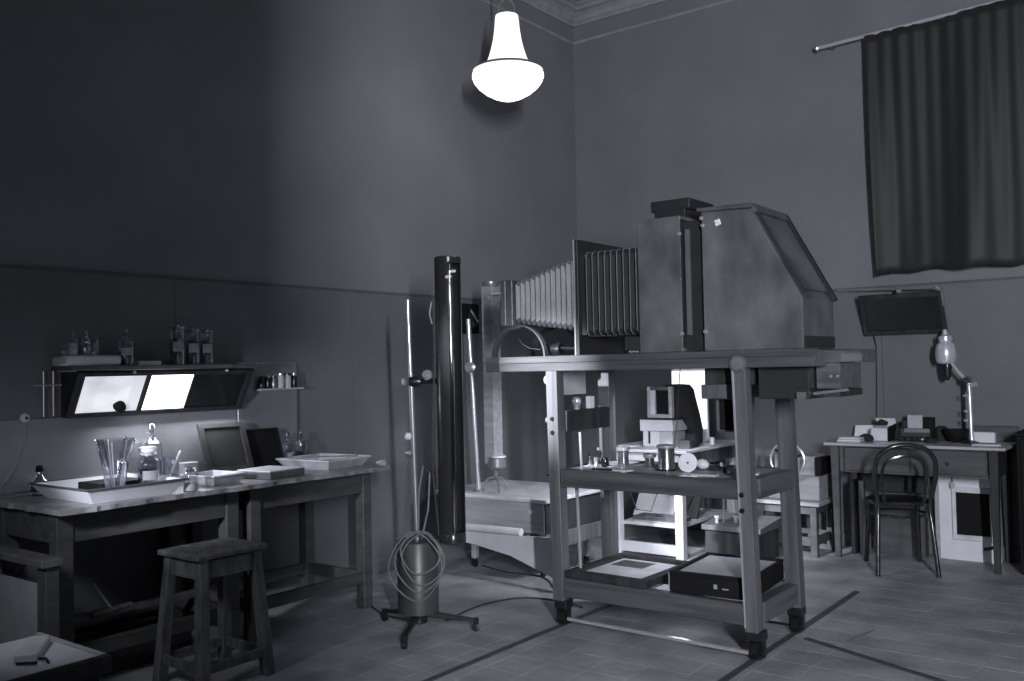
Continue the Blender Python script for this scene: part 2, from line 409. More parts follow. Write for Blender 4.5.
o = MB().tube([(2.49, -.045, 1.50), (2.495, -.016, 1.42), (2.488, -.016, 1.1), (2.478, -.018, .80)], .004, 6).build('wall_wire', 'cable_dark'); tag(o, 'thin black wire running down the far wall to the desk', 'wire'); origin(o, (2.49, -.016, .8))

# ------------------------------------------------------------------ zinc splash boards on left wall
o = MB().box(.012, .022, -4.84, -3.57, .80, 1.13).build('splash_board', 'zinc', bevel=.002); tag(o, 'long grey metal splash sheet on the left wall behind the glassware', 'splashboard'); origin(o, (.012, -4.2, .8))
o = MB().box(.012, .030, -3.566, -3.148, .80, 1.385).build('splash_board', 'zinc', bevel=.002); tag(o, 'taller metal splash sheet on the left wall beside the slanted light case', 'splashboard'); origin(o, (.012, -3.35, .8))
mb = MB(); mb.box(.030, .075, -3.45, -3.13, 1.222, 1.232); o = mb.build('jar_ledge', 'card', bevel=.002); tag(o, 'tiny ledge on the metal splash sheet carrying small jars', 'ledge'); origin(o, (.03, -3.3, 1.22))
jl = ['dark small jar at the left end of the tiny wall ledge', 'second small dark jar from the left on the tiny wall ledge', 'third small grey jar from the left on the tiny wall ledge', 'pale round small jar in the middle of the tiny wall ledge', 'pale small jar second from the right on the tiny wall ledge', 'small dark jar at the right end of the tiny wall ledge']
for i, (y, h, r, m, lab) in enumerate(zip((-3.42, -3.375, -3.335, -3.285, -3.235, -3.185), (.07, .075, .07, .085, .085, .085), (.018, .017, .017, .022, .022, .017), ('gun_metal', 'gun_metal', 'dull_steel', 'powder', 'powder', 'gun_metal'), jl)):
    t = thing('small_jar', lab, 'jar', (.052, y, 1.232), 0, 'small jars on the wall ledge')
    MB().lathe([(r*.9, 0), (r, .005), (r, h*.75), (r*.7, h*.85)], (0, 0, 0), 14).build('body', m, t, smooth=True, world=False)
    MB().lathe([(r*.75, h*.85), (r*.75, h), (r*.6, h*1.02)], (0, 0, 0), 14).build('lid', 'steel' if i % 2 else 'gun_metal', t, smooth=True, world=False)

# slanted light case with top shelf
t = thing('light_case', 'slanted dark case on the left wall with two bright panes above the bench', 'light case', (0, -4.1, 1.13))
tilt_panel(t, 'y', -4.555, -3.56, .045, 1.13, .17, 1.345, .022,
    [(-4.515, -4.262, 'pane_dim', 'bright pane with a mottled reflection put in as glow'), (-4.262, -4.199, 'pane_dimmer', 'greyer strip of the reflection put in as glow on the left pane'), (-4.172, -3.932, 'pane_bright', 'brilliant white glowing pane'), (-3.925, -3.60, 'black_gloss', 'black glass pane')],
    [(-4.555, -4.515), (-4.199, -4.172), (-3.932, -3.925), (-3.60, -3.56)])
MB().box(.0, .215, -4.60, -3.56, 1.352, 1.372).build('top_shelf', 'mid_wood', t, .002)
for y in (-4.555, -3.57): mb = MB(); mb.prism([(.012, 1.13), (.04, 1.13), (.165, 1.345), (.012, 1.345)], 'y', y, y+.012); mb.build('end_cheek', 'dark_wood', t)
MB().lathe([(.03, 0), (.034, .012), (.02, .03), (.005, .034)], (.075, -4.30, 1.168), 14, (.86, 0, .5)).build('reflected_blob', 'black', t, smooth=True)  # solid black knob for the dark blob in the left pane's reflection
MB().lathe([(.006, 0), (.009, .01), (.004, .02)], (.18, -4.28, 1.34), 8, (1, 0, 0)).build('latch', 'steel', t)
MB().lathe([(.006, 0), (.009, .01), (.004, .02)], (.18, -3.75, 1.34), 8, (1, 0, 0)).build('latch', 'steel', t)
MB().tube([(.10, -3.556, 1.25), (.03, -3.50, 1.16), (.03, -3.46, 1.14)], .006, 6).build('strut', 'dull_steel', t)
MB().lathe([(.008, -.01), (.012, 0), (.008, .012)], (.06, -3.535, 1.24), 8, (1, 0, 0)).build('wing_nut', 'steel', t)
t = thing('glass_rod_holder', 'small clip with thin tubes hanging at the left end of the light case', 'clip', (.05, -4.62, 1.13))
MB().tube([(.05, -4.655, 1.14), (.05, -4.655, 1.35)], .004, 6).build('tube', 'dull_steel', t)
MB().tube([(.05, -4.61, 1.14), (.05, -4.61, 1.35)], .004, 6).build('tube', 'dull_steel', t)
MB().tube([(.05, -4.70, 1.285), (.05, -4.57, 1.285)], .005, 6).build('crossbar', 'steel', t)

# ------------------------------------------------------------------ glassware
def bottle(label, loc, h, r, kind='stop', content=None, group=None, lab=False, name='glass_bottle', cat='bottle', g='glass', cap='thick_glass', clh=.6):
    t = thing(name, label, cat, loc, random.uniform(0, 3), group)
    nr = r*.34 if kind != 'wide' else r*.62
    sh = h*.62
    if kind == 'knob': nr = r*.80; sh = h*.70
    top = h*.86
    if kind == 'flask': prof = [(r*.6, 0), (r*.95, h*.08), (r, h*.2), (r*.85, h*.4), (r*.4, h*.6), (r*.25, h*.7), (r*.25, top), (r*.35, top+.004)]
    else: prof = [(r*.92, 0), (r, h*.03), (r, sh), (r*.93, sh+h*.05), (nr*1.15, sh+h*.12), (nr, sh+h*.15), (nr, top-.006), (nr*1.3, top-.003), (nr*1.3, top+.003)]
    MB().lathe(prof, (0, 0, 0), 20).build('body', g, t, smooth=True, world=False)
    if content:
        ch = sh*clh
        MB().lathe([(r*.9, .004), (r*.94, .01), (r*.94, ch)], (0, 0, 0), 20).build('contents', content, t, smooth=True, world=False)
    if kind == 'wide': MB().lathe([(nr*.9, top-.01), (nr*.9, top+.004), (nr*1.35, top+.008), (nr*1.35, h-.008), (nr*1.1, h)], (0, 0, 0), 20).build('stopper', cap, t, smooth=True, world=False)
    elif kind == 'knob': MB().lathe([(nr*1.25, top), (nr*1.3, top+.01), (nr*.4, top+.014), (nr*.3, top+.02), (nr*.55, h-.006), (nr*.3, h)], (0, 0, 0), 14).build('stopper', cap, t, smooth=True, world=False)
    else: MB().lathe([(nr*.9, top-.01), (nr*.95, top+.004), (nr*.8, h-.004), (nr*.6, h)], (0, 0, 0), 14).build('stopper', cap, t, smooth=True, world=False)
    if lab:
        mb = MB(); n = 8; pts = []
        a0 = math.atan2(CAM.y-loc[1], CAM.x-loc[0]) - t.rotation_euler.z
        for s_ in (sh*.45, sh*.78):
            pts.append([mb.bm.verts.new(((r+.0008)*math.cos(a0+(i/n-.35)*1.5), (r+.0008)*math.sin(a0+(i/n-.35)*1.5), s_)) for i in range(n+1)])
        for i in range(n): mb.bm.faces.new((pts[0][i], pts[0][i+1], pts[1][i+1], pts[1][i]))
        mb.build('paper_label', 'label', t, world=False)
    return t
SZ = 1.3725
# cloth and bottles on the case's top shelf
mb = MB(); mb.box(.06, .205, -4.625, -4.355, SZ+.0005, SZ+.048); o = mb.build('folded_cloth', 'cloth', bevel=.010, smooth=True); tag(o, 'folded white cloth lying on the left end of the case shelf', 'cloth'); origin(o, (.12, -4.5, SZ))
CZ = SZ+.0485
G1 = 'small bottles on the folded cloth'
bottle('tiny low bottle at the far left end of the folded cloth', (.17, -4.62, CZ), .055, .014, 'stop', 'liquid', G1)
bottle('stoppered bottle with a pale label, largest on the folded cloth', (.16, -4.575, CZ), .115, .027, 'stop', 'powder', G1, True)
bottle('slim bottle with a bright neck, right of the labelled bottle on the cloth', (.17, -4.515, CZ), .118, .020, 'stop', 'liquid', G1)
bottle('tiny dark bottle between the two slim bottles on the cloth', (.185, -4.487, CZ), .060, .012, 'stop', 'liquid', G1)
bottle('very thin tall bottle at the right of the group on the cloth', (.17, -4.462, CZ), .09, .010, 'stop', 'liquid', G1)
bottle('round-shouldered clear bottle standing alone right of the folded cloth', (.165, -4.312, SZ), .175, .039, 'stop', 'liquid', None, True)
o = MB().box(.09, .15, -4.24, -4.11, SZ, SZ+.022).build('glass_slab', 'card', bevel=.003); tag(o, 'flat pale slab lying on the case shelf left of the three jars', 'slab'); origin(o, (.12, -4.2, SZ))
G2 = 'three knob-stoppered jars on the case shelf'
bottle('leftmost of three tall knob-stoppered jars on the case shelf', (.17, -4.035, SZ), .215, .038, 'knob', 'liquid', G2, True, clh=.9)
bottle('middle of three tall knob-stoppered jars on the case shelf', (.17, -3.945, SZ), .20, .036, 'knob', 'liquid', G2, True, clh=.9)
bottle('rightmost of three tall knob-stoppered jars on the case shelf', (.17, -3.862, SZ), .195, .036, 'knob', 'liquid', G2, True, clh=.9)

# ------------------------------------------------------------------ long bench on the left
BT = .785
def table(t, x0, x1, y0, y1, zt, leg=.06, aph=.13, m='bench_wood', ml='bench_wood', fronts=None, stretch=None, inset=.01):
    for (x, y) in ((x0, y0), (x0, y1-leg), (x1-leg, y0), (x1-leg, y1-leg)):
        MB().box(x, x+leg, y, y+leg, 0, zt).build('leg', ml, t, .003)
    i = inset
    MB().box(x0+i, x0+leg-i, y0+leg, y1-leg, zt-aph, zt-.001).build('apron', m, t, .002)
    MB().box(x1-leg+i, x1-i, y0+leg, y1-leg, zt-aph, zt-.001).build('apron', m, t, .002)
    MB().box(x0+leg, x1-leg, y0+i, y0+leg-i, zt-aph, zt-.001).build('apron', m, t, .002)
    MB().box(x0+leg, x1-leg, y1-leg+i, y1-i, zt-aph, zt-.001).build('apron', m, t, .002)
    if stretch:
        for z in stretch:
            MB().box(x1-leg+.015, x1-.015, y0+leg, y1-leg, z-.03, z+.03).build('stretcher', m, t, .002)
            MB().box(x0+.015, x0+leg-.015, y0+leg, y1-leg, z-.03, z+.03).build('stretcher', m, t, .002)
            for yy in (y0, y1-leg): MB().box(x0+leg, x1-leg, yy+.015, yy+leg-.015, z-.03, z+.03).build('stretcher', m, t, .002)
t = thing('work_bench', 'right-hand long wooden work bench with low stretchers against the left wall', 'bench', (.33, -3.5, 0))
table(t, .05, .60, -3.92, -3.10, BT-.022, .065, .12, stretch=(.17,))
t = thing('work_bench', 'left-hand long dark bench standing under the glowing light case', 'bench', (.33, -4.4, 0))
table(t, .05, .60, -4.87, -3.985, BT-.022, .07, .13, stretch=(.17,))
MB().bar((.33, -4.80, .24), (.33, -4.05, .24), .03, .03).build('crossbar', 'mid_wood', t)
# worn oilcloth top, one continuous sheet with a ragged edge
mb = MB(); N = 90; rowt = []; rowb = []; rng = random.Random(5)
outline = [(.03, -3.0)]
ys = [-3.0 - (4.90-3.0)*i/N for i in range(N+1)]
front = [(.675 + .010*math.sin(y*9) + .004*math.sin(y*37) + .002*math.sin(y*83) + (.01 if y < -4.75 else 0), y) for y in ys]
lft = [(.675 - (.645)*i/18, -4.90 + rng.uniform(-.007, .007)) for i in range(1, 18)]
rgt = [(.03 + .64*i/18, -3.04 + .03*math.sin(i*1.3) + rng.uniform(-.008, .008)) for i in range(1, 18)]
poly = [(.015, -3.03)] + rgt + front[1:] + lft + [(.015, -4.9)]
mb.prism(poly, 'z', BT-.022, BT)
o = mb.build('oilcloth_cover', 'oilcloth'); tag(o, 'worn stained bench top with ragged edges running over both left benches', 'worktop'); origin(o, (.33, -4, BT))
mb = MB(); mb.tube([(.61, -3.06, BT-.012), (.60, -3.0, BT-.006), (.56, -2.96, BT+.008), (.50, -2.955, BT+.002)], [.012, .014, .016, .008], 8)
o = mb.build('curled_rag', 'cloth', smooth=True); tag(o, 'curled white rag end resting over the right corner of the bench top', 'rag'); origin(o, (.57, -3, BT))

# trays
def tray(label, c, L, W, h, rz, m='enamel', inner=None, flare=.025, group=None, wall=.006, name='developing_tray'):
    t = thing(name, label, 'tray', c, rz, group)
    a, b = L/2, W/2; A, B = a-flare, b-flare
    lo = [(-A, -B, 0), (A, -B, 0), (A, B, 0), (-A, B, 0)]
    hi = [(-a, -b, h), (a, -b, h), (a, b, h), (-a, b, h)]
    hi2 = [(-a+wall*1.5, -b+wall*1.5, h), (a-wall*1.5, -b+wall*1.5, h), (a-wall*1.5, b-wall*1.5, h), (-a+wall*1.5, b-wall*1.5, h)]
    lo2 = [(-A+wall, -B+wall, wall), (A-wall, -B+wall, wall), (A-wall, B-wall, wall), (-A+wall, B-wall, wall)]
    mb = MB(); R = [[mb.bm.verts.new(p) for p in q] for q in (lo, hi, hi2, lo2)]
    mb.bm.faces.new(R[0][::-1]); mb.bm.faces.new(R[3])
    for P_, Q in zip(R, R[1:]):
        for i in range(4): mb.bm.faces.new((P_[i], P_[(i+1) % 4], Q[(i+1) % 4], Q[i]))
    mb.build('basin', m, t, world=False)
    mb = MB(); mb.tube([Vector(p) for p in hi], .005, 6, closed=True); mb.build('rim', 'dark_strip' if m == 'enamel' else m, t, world=False)
    if inner: MB().box(-A+wall*1.2, A-wall*1.2, -B+wall*1.2, B-wall*1.2, wall, h*.45).build('bath', inner, t, world=False)
    return t
T0 = tray('large white enamel tray with black rim holding dark liquid, left end of bench', (.425, -4.545, BT+.0005), .50, .47, .065, 0.0, 'enamel', None, .05)
o = MB().box(.25, .44, -4.60, -4.37, BT+.0075, BT+.058).build('negative_box', 'black', bevel=.003); tag(o, 'flat black plate box lying in the large white tray', 'box'); origin(o, (.43, -4.4, BT+.0075))
tray('small white tray near the bench front between large tray and leaning frame', (.46, -4.03, BT+.0005), .24, .20, .045, .1, 'tray_used', None, .025)
tray('large stained white tray at the right end of the bench', (.36, -3.235, BT+.0005), .40, .34, .05, .08, 'tray_used', None, .035)
o = MB().bar((.28, -3.33, BT+.058), (.52, -3.12, BT+.058), .018, .008).build('stirring_stick', 'mid_wood'); tag(o, 'flat dark stick lying across the rightmost stained tray', 'stick'); origin(o, (.4, -3.2, BT+.055))
t = thing('plate_box', 'low dark box with a bright white plate on top, middle of bench', 'box', (.47, -3.70, BT+.0005), .12)
MB().box(-.13, .13, -.125, .125, 0, .036).build('case', 'mid_wood', t, .003, world=False)
MB().box(-.115, .115, -.11, .11, .036, .041).build('white_plate', 'enamel', t, .001, world=False)
# leaning frames
def lean_frame(label, c, wd, h, ang, rz, fr=.03, mf='mid_wood', mp='dark_wood', th=.02, name='printing_frame'):
    t = thing(name, label, 'frame', c, rz)
    ca, sa = math.cos(ang), math.sin(ang)
    def q(y, s, n): return (-s*sa + n*ca, y, s*ca + n*sa)   # local: wall towards -x
    def slab(y0, y1, s0, s1, n0, n1, nm, m):
        MB().hexa([q(y0, s0, n0), q(y1, s0, n0), q(y1, s1, n0), q(y0, s1, n0)], [q(y0, s0, n1), q(y1, s0, n1), q(y1, s1, n1), q(y0, s1, n1)]).build(nm, m, t, .001, world=False)
    hw = wd/2
    slab(-hw, -hw+fr, 0, h, 0, th, 'stile', mf); slab(hw-fr, hw, 0, h, 0, th, 'stile', mf)
    slab(-hw+fr, hw-fr, 0, fr, 0, th, 'rail', mf); slab(-hw+fr, hw-fr, h-fr, h, 0, th, 'rail', mf)
    slab(-hw+fr, hw-fr, fr, h-fr, .003, th*.5, 'backing', mp)
    return t
lean_frame('wooden printing frame leaning against the metal splash sheet', (.19, -3.735, BT+.006), .27, .285, .42, -.12, .03, 'dark_wood', 'camera_black')
lean_frame('jet black plate leaning on the splash sheet right of the wooden frame', (.145, -3.455, BT+.006), .235, .225, .32, 0, .012, 'black', 'black', .012, 'black_plate')
o = MB().box(.04, .10, -3.955, -3.87, BT, BT+.075).build('small_carton', 'card', bevel=.003); tag(o, 'small pale carton half hidden left of the wooden printing frame', 'carton'); origin(o, (.07, -3.91, BT))
# glassware on the bench
TF = BT+.007
t = thing('rod_beaker', 'tall flared glass beaker full of glass rods standing in the large tray', 'beaker', (.455, -4.575, TF+.034))
t.location = (.50, -4.56, BT+.0075)
MB().lathe([(.036, 0), (.040, .006), (.044, .05), (.052, .11), (.066, .18), (.086, .25), (.085, .25), (.064, .18), (.050, .11), (.042, .05), (.038, .012)], (0, 0, 0), 24, caps=False).build('body', 'glass', t, smooth=True, world=False)
rng = random.Random(11)
for i in range(9):
    a = rng.uniform(0, 6.28); r1 = .024*rng.random(); r2 = rng.uniform(.05, .085); L = rng.uniform(.20, .27); b = a + rng.uniform(-.3, .3)
    MB().tube([(r1*math.cos(a), r1*math.sin(a), .006), (r2*.75*math.cos(b), r2*.75*math.sin(b), L)], .0028, 6).build('glass_rod', 'thick_glass' if i % 3 else 'porcelain', t, smooth=True, world=False)
bottle('square-shouldered clear bottle with a flat white stopper standing in the large tray', (.515, -4.41, BT+.0075), .205, .047, 'wide', 'liquid', None, True, cap='enamel', clh=.85)
bottle('tallest clear bottle at the back beside the splash sheet', (.085, -4.13, BT+.0), .29, .054, 'stop', 'liquid', None, False, cap='thick_glass')
bottle('slender clear bottle between the rod beaker and the tall bottle', (.10, -4.30, BT+.0), .165, .030, 'stop', 'powder', None, False)
t = thing('brush_beaker', 'glass beaker with a pale brush behind the small bottle on the bench', 'beaker', (.17, -4.075, BT))
MB().lathe([(.036, 0), (.038, .004), (.038, .10), (.042, .115), (.041, .115), (.036, .10), (.036, .01)], (0, 0, 0), 20, caps=False).build('body', 'glass', t, smooth=True, world=False)
MB().tube([(-.01, -.01, .01), (.03, .035, .15)], [.004, .006], 6).build('brush', 'porcelain', t, world=False)
MB().tube([(.01, .01, .01), (-.02, -.035, .13)], .004, 6).build('glass_rod', 'thick_glass', t, world=False)
bottle('small round-topped bottle of pale powder at the bench front right of the tray', (.62, -4.262, BT), .115, .033, 'wide', 'powder', None, False, cap='thick_glass')
bottle('small dark-stoppered flask at the far left end of the bench', (.10, -4.70, BT), .135, .052, 'flask', 'liquid', None, False, 'glass_flask', 'flask', cap='black', g='thick_glass')
bottle('left one of two clear bottles right of the black plate', (.085, -3.265, BT), .19, .040, 'stop', 'powder', None, False)
bottle('right one of two clear bottles right of the black plate', (.085, -3.165, BT), .195, .038, 'stop', 'liquid', None, False)
# insulator and lead
t = thing('wall_insulator', 'round white porcelain insulator on the left wall with a cord', 'insulator', (.02, -4.726, 1.137))
MB().lathe([(.021, 0), (.023, .008), (.016, .02), (.010, .022)], (.012, -4.726, 1.137), 16, (1, 0, 0)).build('disc', 'porcelain', t, smooth=True)
MB().lathe([(.008, 0), (.006, .008)], (.034, -4.726, 1.137), 8, (1, 0, 0)).build('screw', 'gun_metal', t)
MB().tube([(.04, -4.726, 1.12), (.045, -4.735, 1.03), (.05, -4.78, .92), (.06, -4.85, .83), (.10, -4.83, .80), (.16, -4.75, .805), (.22, -4.73, .80)], .0025, 6).build('cord', 'cable', t, smooth=True)
# things under the bench
t = thing('wooden_mallet', 'small hammer-like tool leaning in the dark under the bench', 'tool', (.4, -4.5, .2))
MB().tube([(.40, -4.62, .265), (.40, -4.43, .275)], .014, 8).build('head', 'mid_wood', t)
MB().tube([(.40, -4.53, .28), (.38, -4.60, .40)], .005, 6).build('handle', 'light_wood', t)
o = MB().box(.12, .45, -4.74, -4.15, .0, .12).build('flat_crate', 'dark_wood', bevel=.004); tag(o, 'flat dark crate on the floor under the left-hand bench', 'crate'); origin(o, (.3, -4.4, 0))

# ------------------------------------------------------------------ stool
t = thing('wooden_stool', 'worn grey square wooden stool in front of the left bench', 'stool', (.885, -4.33, 0))
mb = MB(); mb.box(-.15, .15, -.178, .178, .545, .57); mb.build('seat', 'worn_wood', t, .006, world=False)
top = .545
for sx in (-1, 1):
    for sy in (-1, 1):
        MB().bar((sx*.155, sy*.165, 0), (sx*.112, sy*.133, top), .048, .048, (0, 1, 0), .042, .042).build('leg', 'worn_wood', t, .003, world=False)
def lg(sx, sy, z): f = z/top; return (sx*(.155-.043*f), sy*(.165-.032*f), z)
for z, h in ((.50, .075), (.10, .04)):
    for sx in (-1, 1): MB().bar(lg(sx, -1, z), lg(sx, 1, z), .02, h).build('apron' if z > .3 else 'stretcher', 'worn_wood', t, .002, world=False)
    for sy in (-1, 1): MB().bar(lg(-1, sy, z), lg(1, sy, z), .02, h).build('apron' if z > .3 else 'stretcher', 'worn_wood', t, .002, world=False)

# ------------------------------------------------------------------ lower left corner: frame and tray box
t = thing('slatted_stand', 'grey wooden stand with a pale board inside, left end of the bench', 'stand', (.6, -5.0, 0))
MB().box(.70, .77, -5.0, -4.945, 0, .585).build('post', 'bench_wood', t, .003)
MB().box(.22, .285, -5.0, -4.945, 0, .585).build('post', 'bench_wood', t, .003)
MB().box(.20, .785, -5.02, -4.935, .585, .615).build('top_rail', 'mid_wood', t, .003)
MB().box(.285, .70, -4.985, -4.96, .10, .16).build('bottom_rail', 'bench_wood', t, .003)
MB().bar((.50, -4.985, .16), (.50, -4.962, .50), .38, .012, (0, 1, 0)).build('pale_board', 'pale_panel', t)
t = thing('low_table', 'low pale-topped table in the bottom left corner', 'table', (1.0, -5.4, 0))
MB().box(.80, 1.27, -5.78, -5.05, .325, .345).build('top_board', 'sheet', t, .002)
MB().box(1.27, 1.30, -5.80, -5.03, .29, .352).build('edge_rail', 'dark_wood', t, .003)
MB().box(.79, 1.27, -5.05, -5.03, .29, .352).build('edge_rail', 'light_wood', t, .003)
for x, y in ((.82, -5.77), (1.22, -5.77), (.82, -5.10), (1.22, -5.10)): MB().box(x, x+.045, y, y+.045, 0, .325).build('leg', 'dark_wood', t, .003)
MB().box(.80, 1.27, -5.77, -5.745, .20, .325).build('apron', 'dark_wood', t, .002); MB().box(1.245, 1.268, -5.74, -5.06, .20, .325).build('apron', 'dark_wood', t, .002)
o = MB().bar((.93, -5.10, .362), (1.12, -5.24, .362), .075, .03).build('paper_packet', 'sheet', bevel=.005); tag(o, 'pale long packet lying on the low table in the bottom left corner', 'packet'); origin(o, (1, -5.2, .35))
t = thing('tongs', 'small dark clip lying on the low table top', 'clip', (1.16, -5.22, .346))
MB().tube([(1.10, -5.22, .352), (1.16, -5.19, .356), (1.20, -5.20, .352)], .005, 6).build('handle', 'gun_metal', t)
MB().tube([(1.12, -5.27, .352), (1.18, -5.23, .354)], .005, 6).build('jaw', 'gun_metal', t)

# ------------------------------------------------------------------ lamp stand 1 and tall tube
S1 = Vector((1.150, -3.318, 0))
t = thing('tripod_stand', 'steel pole stand with a dark ballast cylinder on casters left of the trolley', 'stand', S1)
MB().tube([(.005, .004, .12), (-.022, -.017, 1.68)], .0105, 12).build('pole', 'steel', t, smooth=True, world=False)
MB().tube([(0, 0, .45), (-.014, -.011, 1.30)], .014, 12).build('sleeve', 'dull_steel', t, smooth=True, world=False)
mb = MB(); mb.lathe([(.098, .10), (.104, .105), (.104, .455), (.100, .46)], (0, 0, 0), 28); mb.build('ballast_cylinder', 'ballast', t, smooth=True, world=False)
MB().lathe([(.045, .05), (.045, .10)], (0, 0, 0), 16).build('hub', 'gun_metal', t, smooth=True, world=False)
def caster_leg(t, a, R=.29):
    c, s = math.cos(a), math.sin(a)
    MB().bar((c*.03, s*.03, .095), (c*R, s*R, .055), .035, .03, (0, 0, 1), .022, .018).build('foot', 'gun_metal', t, .003, world=False)
    MB().lathe([(.012, .03), (.016, .062), (.010, .068)], (c*R, s*R, 0), 10).build('caster_stem', 'gun_metal', t, world=False)
    MB().lathe([(.008, -.011), (.021, -.009), (.021, .009), (.008, .011)], (c*R, s*R, .0215), 14, (-s, c, 0)).build('caster_wheel', 'gun_metal', t, smooth=True, world=False)
for a in (math.radians(171), math.radians(-60), math.radians(35)): caster_leg(t, a)
MB().tube([(-.014, -.01, 1.26), (.05, .035, 1.262), (.105, .045, 1.262)], .014, 10).build('clamp_arm', 'gun_metal', t, smooth=True, world=False)
MB().lathe([(.026, -.025), (.03, 0), (.026, .03)], (0, 0, 1.262), 14, (.8, .6, 0)).build('clamp_boss', 'gun_metal', t, smooth=True, world=False)
MB().lathe([(.012, 0), (.022, .01), (.022, .02), (.01, .028)], (-.03, -.03, 1.262), 12, (-.8, -.6, 0)).build('clamp_knob', 'steel', t, smooth=True, world=False)
MB().lathe([(.012, 0), (.028, .012), (.024, .03), (.01, .036)], (.075, .025, 1.285), 12, (.2, -.8, .5)).build('clamp_knob', 'steel', t, smooth=True, world=False)
for z, m in ((.985, 'porcelain'), (.90, 'dull_steel')):
    MB().lathe([(.008, 0), (.019, .008), (.019, .03), (.01, .038)], (-.012, -.01, z), 12, (-.8, -.6, 0)).build('pulley_knob', m, t, smooth=True, world=False)
# coiled hose over the ballast
mb = MB()
for q, (rx, rz_, zc, ph) in enumerate(((.125, .15, .37, 0), (.108, .125, .385, .5), (.135, .17, .35, -.4), (.10, .10, .42, .9))):
    pts = []
    for i in range(26):
        a = 2*PI*i/26
        u = math.cos(a+.15*math.sin(2*a+ph))*rx + .02 + .02*math.sin(ph*3); z = zc + math.sin(a)*rz_
        y = -.11 - .02*math.cos(a+ph) - q*.008
        d1 = Vector((.80, .60, 0)); d2 = Vector((-.60, .80, 0))
        v = d1*u + d2*(y if math.sin(a) < .8 else y*.85); pts.append((v.x, v.y, z))
    mb.tube(pts, .0042, 6, closed=True)
o = mb.build('coiled_hose', 'cable', smooth=True); o.location = S1; tag(o, 'pale rubber hose coiled in loops around the dark ballast cylinder', 'hose')
o = MB().tube([Vector(p)+S1 for p in ((.02, -.012, .50), (.03, -.015, .70), (.05, .0, .84), (.075, .02, .80), (.07, .01, .62), (.04, -.01, .47))], .005, 6).build('hose_end', 'cable', smooth=True); tag(o, 'pale hose loop hanging beside the steel stand pole', 'hose'); origin(o, S1)

def lamp_tube(label, c, z0, z1, r, flange=True):
    t = thing('tube_lamp_housing', label, 'lamp housing', (c[0], c[1], z0))
    # open half cylinder with thickness, mouth to +x
    def arc(rr, n=26, a0=math.radians(50), a1=math.radians(310)): return [(c[0]+rr*math.cos(a0+(a1-a0)*i/n), c[1]+rr*math.sin(a0+(a1-a0)*i/n)) for i in range(n+1)]
    poly = arc(r) + arc(r-.004)[::-1]
    mb = MB(); mb.prism(poly, 'z', z0, z1); mb.build('reflector', 'tube_black', t, smooth=True)
    MB().lathe([(r*.95, 0), (r, .004), (r, .03), (r*.9, .035)], (c[0], c[1], z1-.005), 26).build('top_cap', 'tube_black', t, smooth=True)
    MB().lathe([(r*.9, 0), (r, .005), (r, .05), (r*.95, .055)], (c[0], c[1], z0-.05), 26).build('bottom_cap', 'tube_black', t, smooth=True)
    MB().tube([(c[0]+r*.2, c[1], z0), (c[0]+r*.2, c[1], z1)], .016, 12).build('glass_tube', 'thick_glass', t, smooth=True)
    return t
t = lamp_tube('tall black cylindrical lamp housing clamped to the tripod stand', (1.315, -3.235), .50, 1.86, .068)
for q, (dz, dx) in enumerate(((1.80, .075), (1.775, .045))): MB().box(1.315+dx, 1.315+dx+.03, -3.305, -3.295, dz, dz+.012).build('clip', 'enamel', t)
MB().tube([(1.268, -3.31, 1.66), (1.258, -3.315, 1.60), (1.271, -3.31, 1.55)], .004, 6).build('wire_end', 'steel', t)
MB().tube([(1.278, -3.298, .52), (1.258, -3.31, .8), (1.265, -3.31, 1.1), (1.278, -3.305, 1.4)], .005, 6).build('side_cord', 'cable_dark', t)

# ------------------------------------------------------------------ chest with lamp column and second pole
t = thing('equipment_chest', 'pale-topped wooden chest on caster legs behind the trolley', 'chest', (.75, -1.85, 0))
MB().box(.22, 1.14, -2.17, -1.46, .49, .515).build('top', 'chest_top', t, .004)
MB().box(.26, 1.11, -2.15, -1.49, .30, .49).build('body', 'chest_wood', t, .003)
MB().box(1.1105, 1.122, -2.148, -1.492, .302, .488).build('side_panel', 'dark_wood', t, .002)
MB().box(1.0, 1.03, -2.158, -2.15, .42, .445).build('paper_label', 'paper', t)
MB().box(.85, 1.13, -1.95, -1.50, .20, .30).build('drawer_box', 'mid_wood', t, .003)
mb = MB(); mb.bar((.36, -2.20, .29), (1.05, -2.13, .285), .05, .05); o = MB()
mb.bm.free()
for (x, y) in ((.42, -1.99), (.38, -1.55), (.98, -1.99), (1.02, -1.55)):
    MB().bar((x+.02, y, .30), (x, y, .06), .06, .05, (0, 1, 0), .035, .035).build('leg', 'chest_wood', t, .003)
    MB().lathe([(.008, -.012), (.022, -.01), (.022, .01), (.008, .012)], (x, y, .0225), 14, (1, 0, 0)).build('caster_wheel', 'gun_metal', t, smooth=True)
    MB().box(x-.018, x+.018, y-.006, y+.006, .03, .065).build('caster_fork', 'gun_metal', t)
o = MB().tube([(.30, -2.205, .305), (.98, -2.215, .315)], .024, 14).build('paper_roll', 'sheet', smooth=True); tag(o, 'pale roll lying along the front of the chest', 'roll'); origin(o, (.6, -2.2, .3))
mb = MB()
prof = [(.27, -2.185, .275, .225), (.6, -2.20, .28, .20), (.9, -2.225, .29, .165), (1.2, -2.26, .31, .09), (1.36, -2.28, .33, .06)]
for (a, b) in zip(prof, prof[1:]):
    mb.hexa([(a[0], a[1], a[3]), (b[0], b[1], b[3]), (b[0], b[1]+.012, b[3]), (a[0], a[1]+.012, a[3])], [(a[0], a[1], a[2]), (b[0], b[1], b[2]), (b[0], b[1]+.012, b[2]), (a[0], a[1]+.012, a[2])])
bmesh.ops.remove_doubles(mb.bm, verts=mb.bm.verts, dist=.0005)
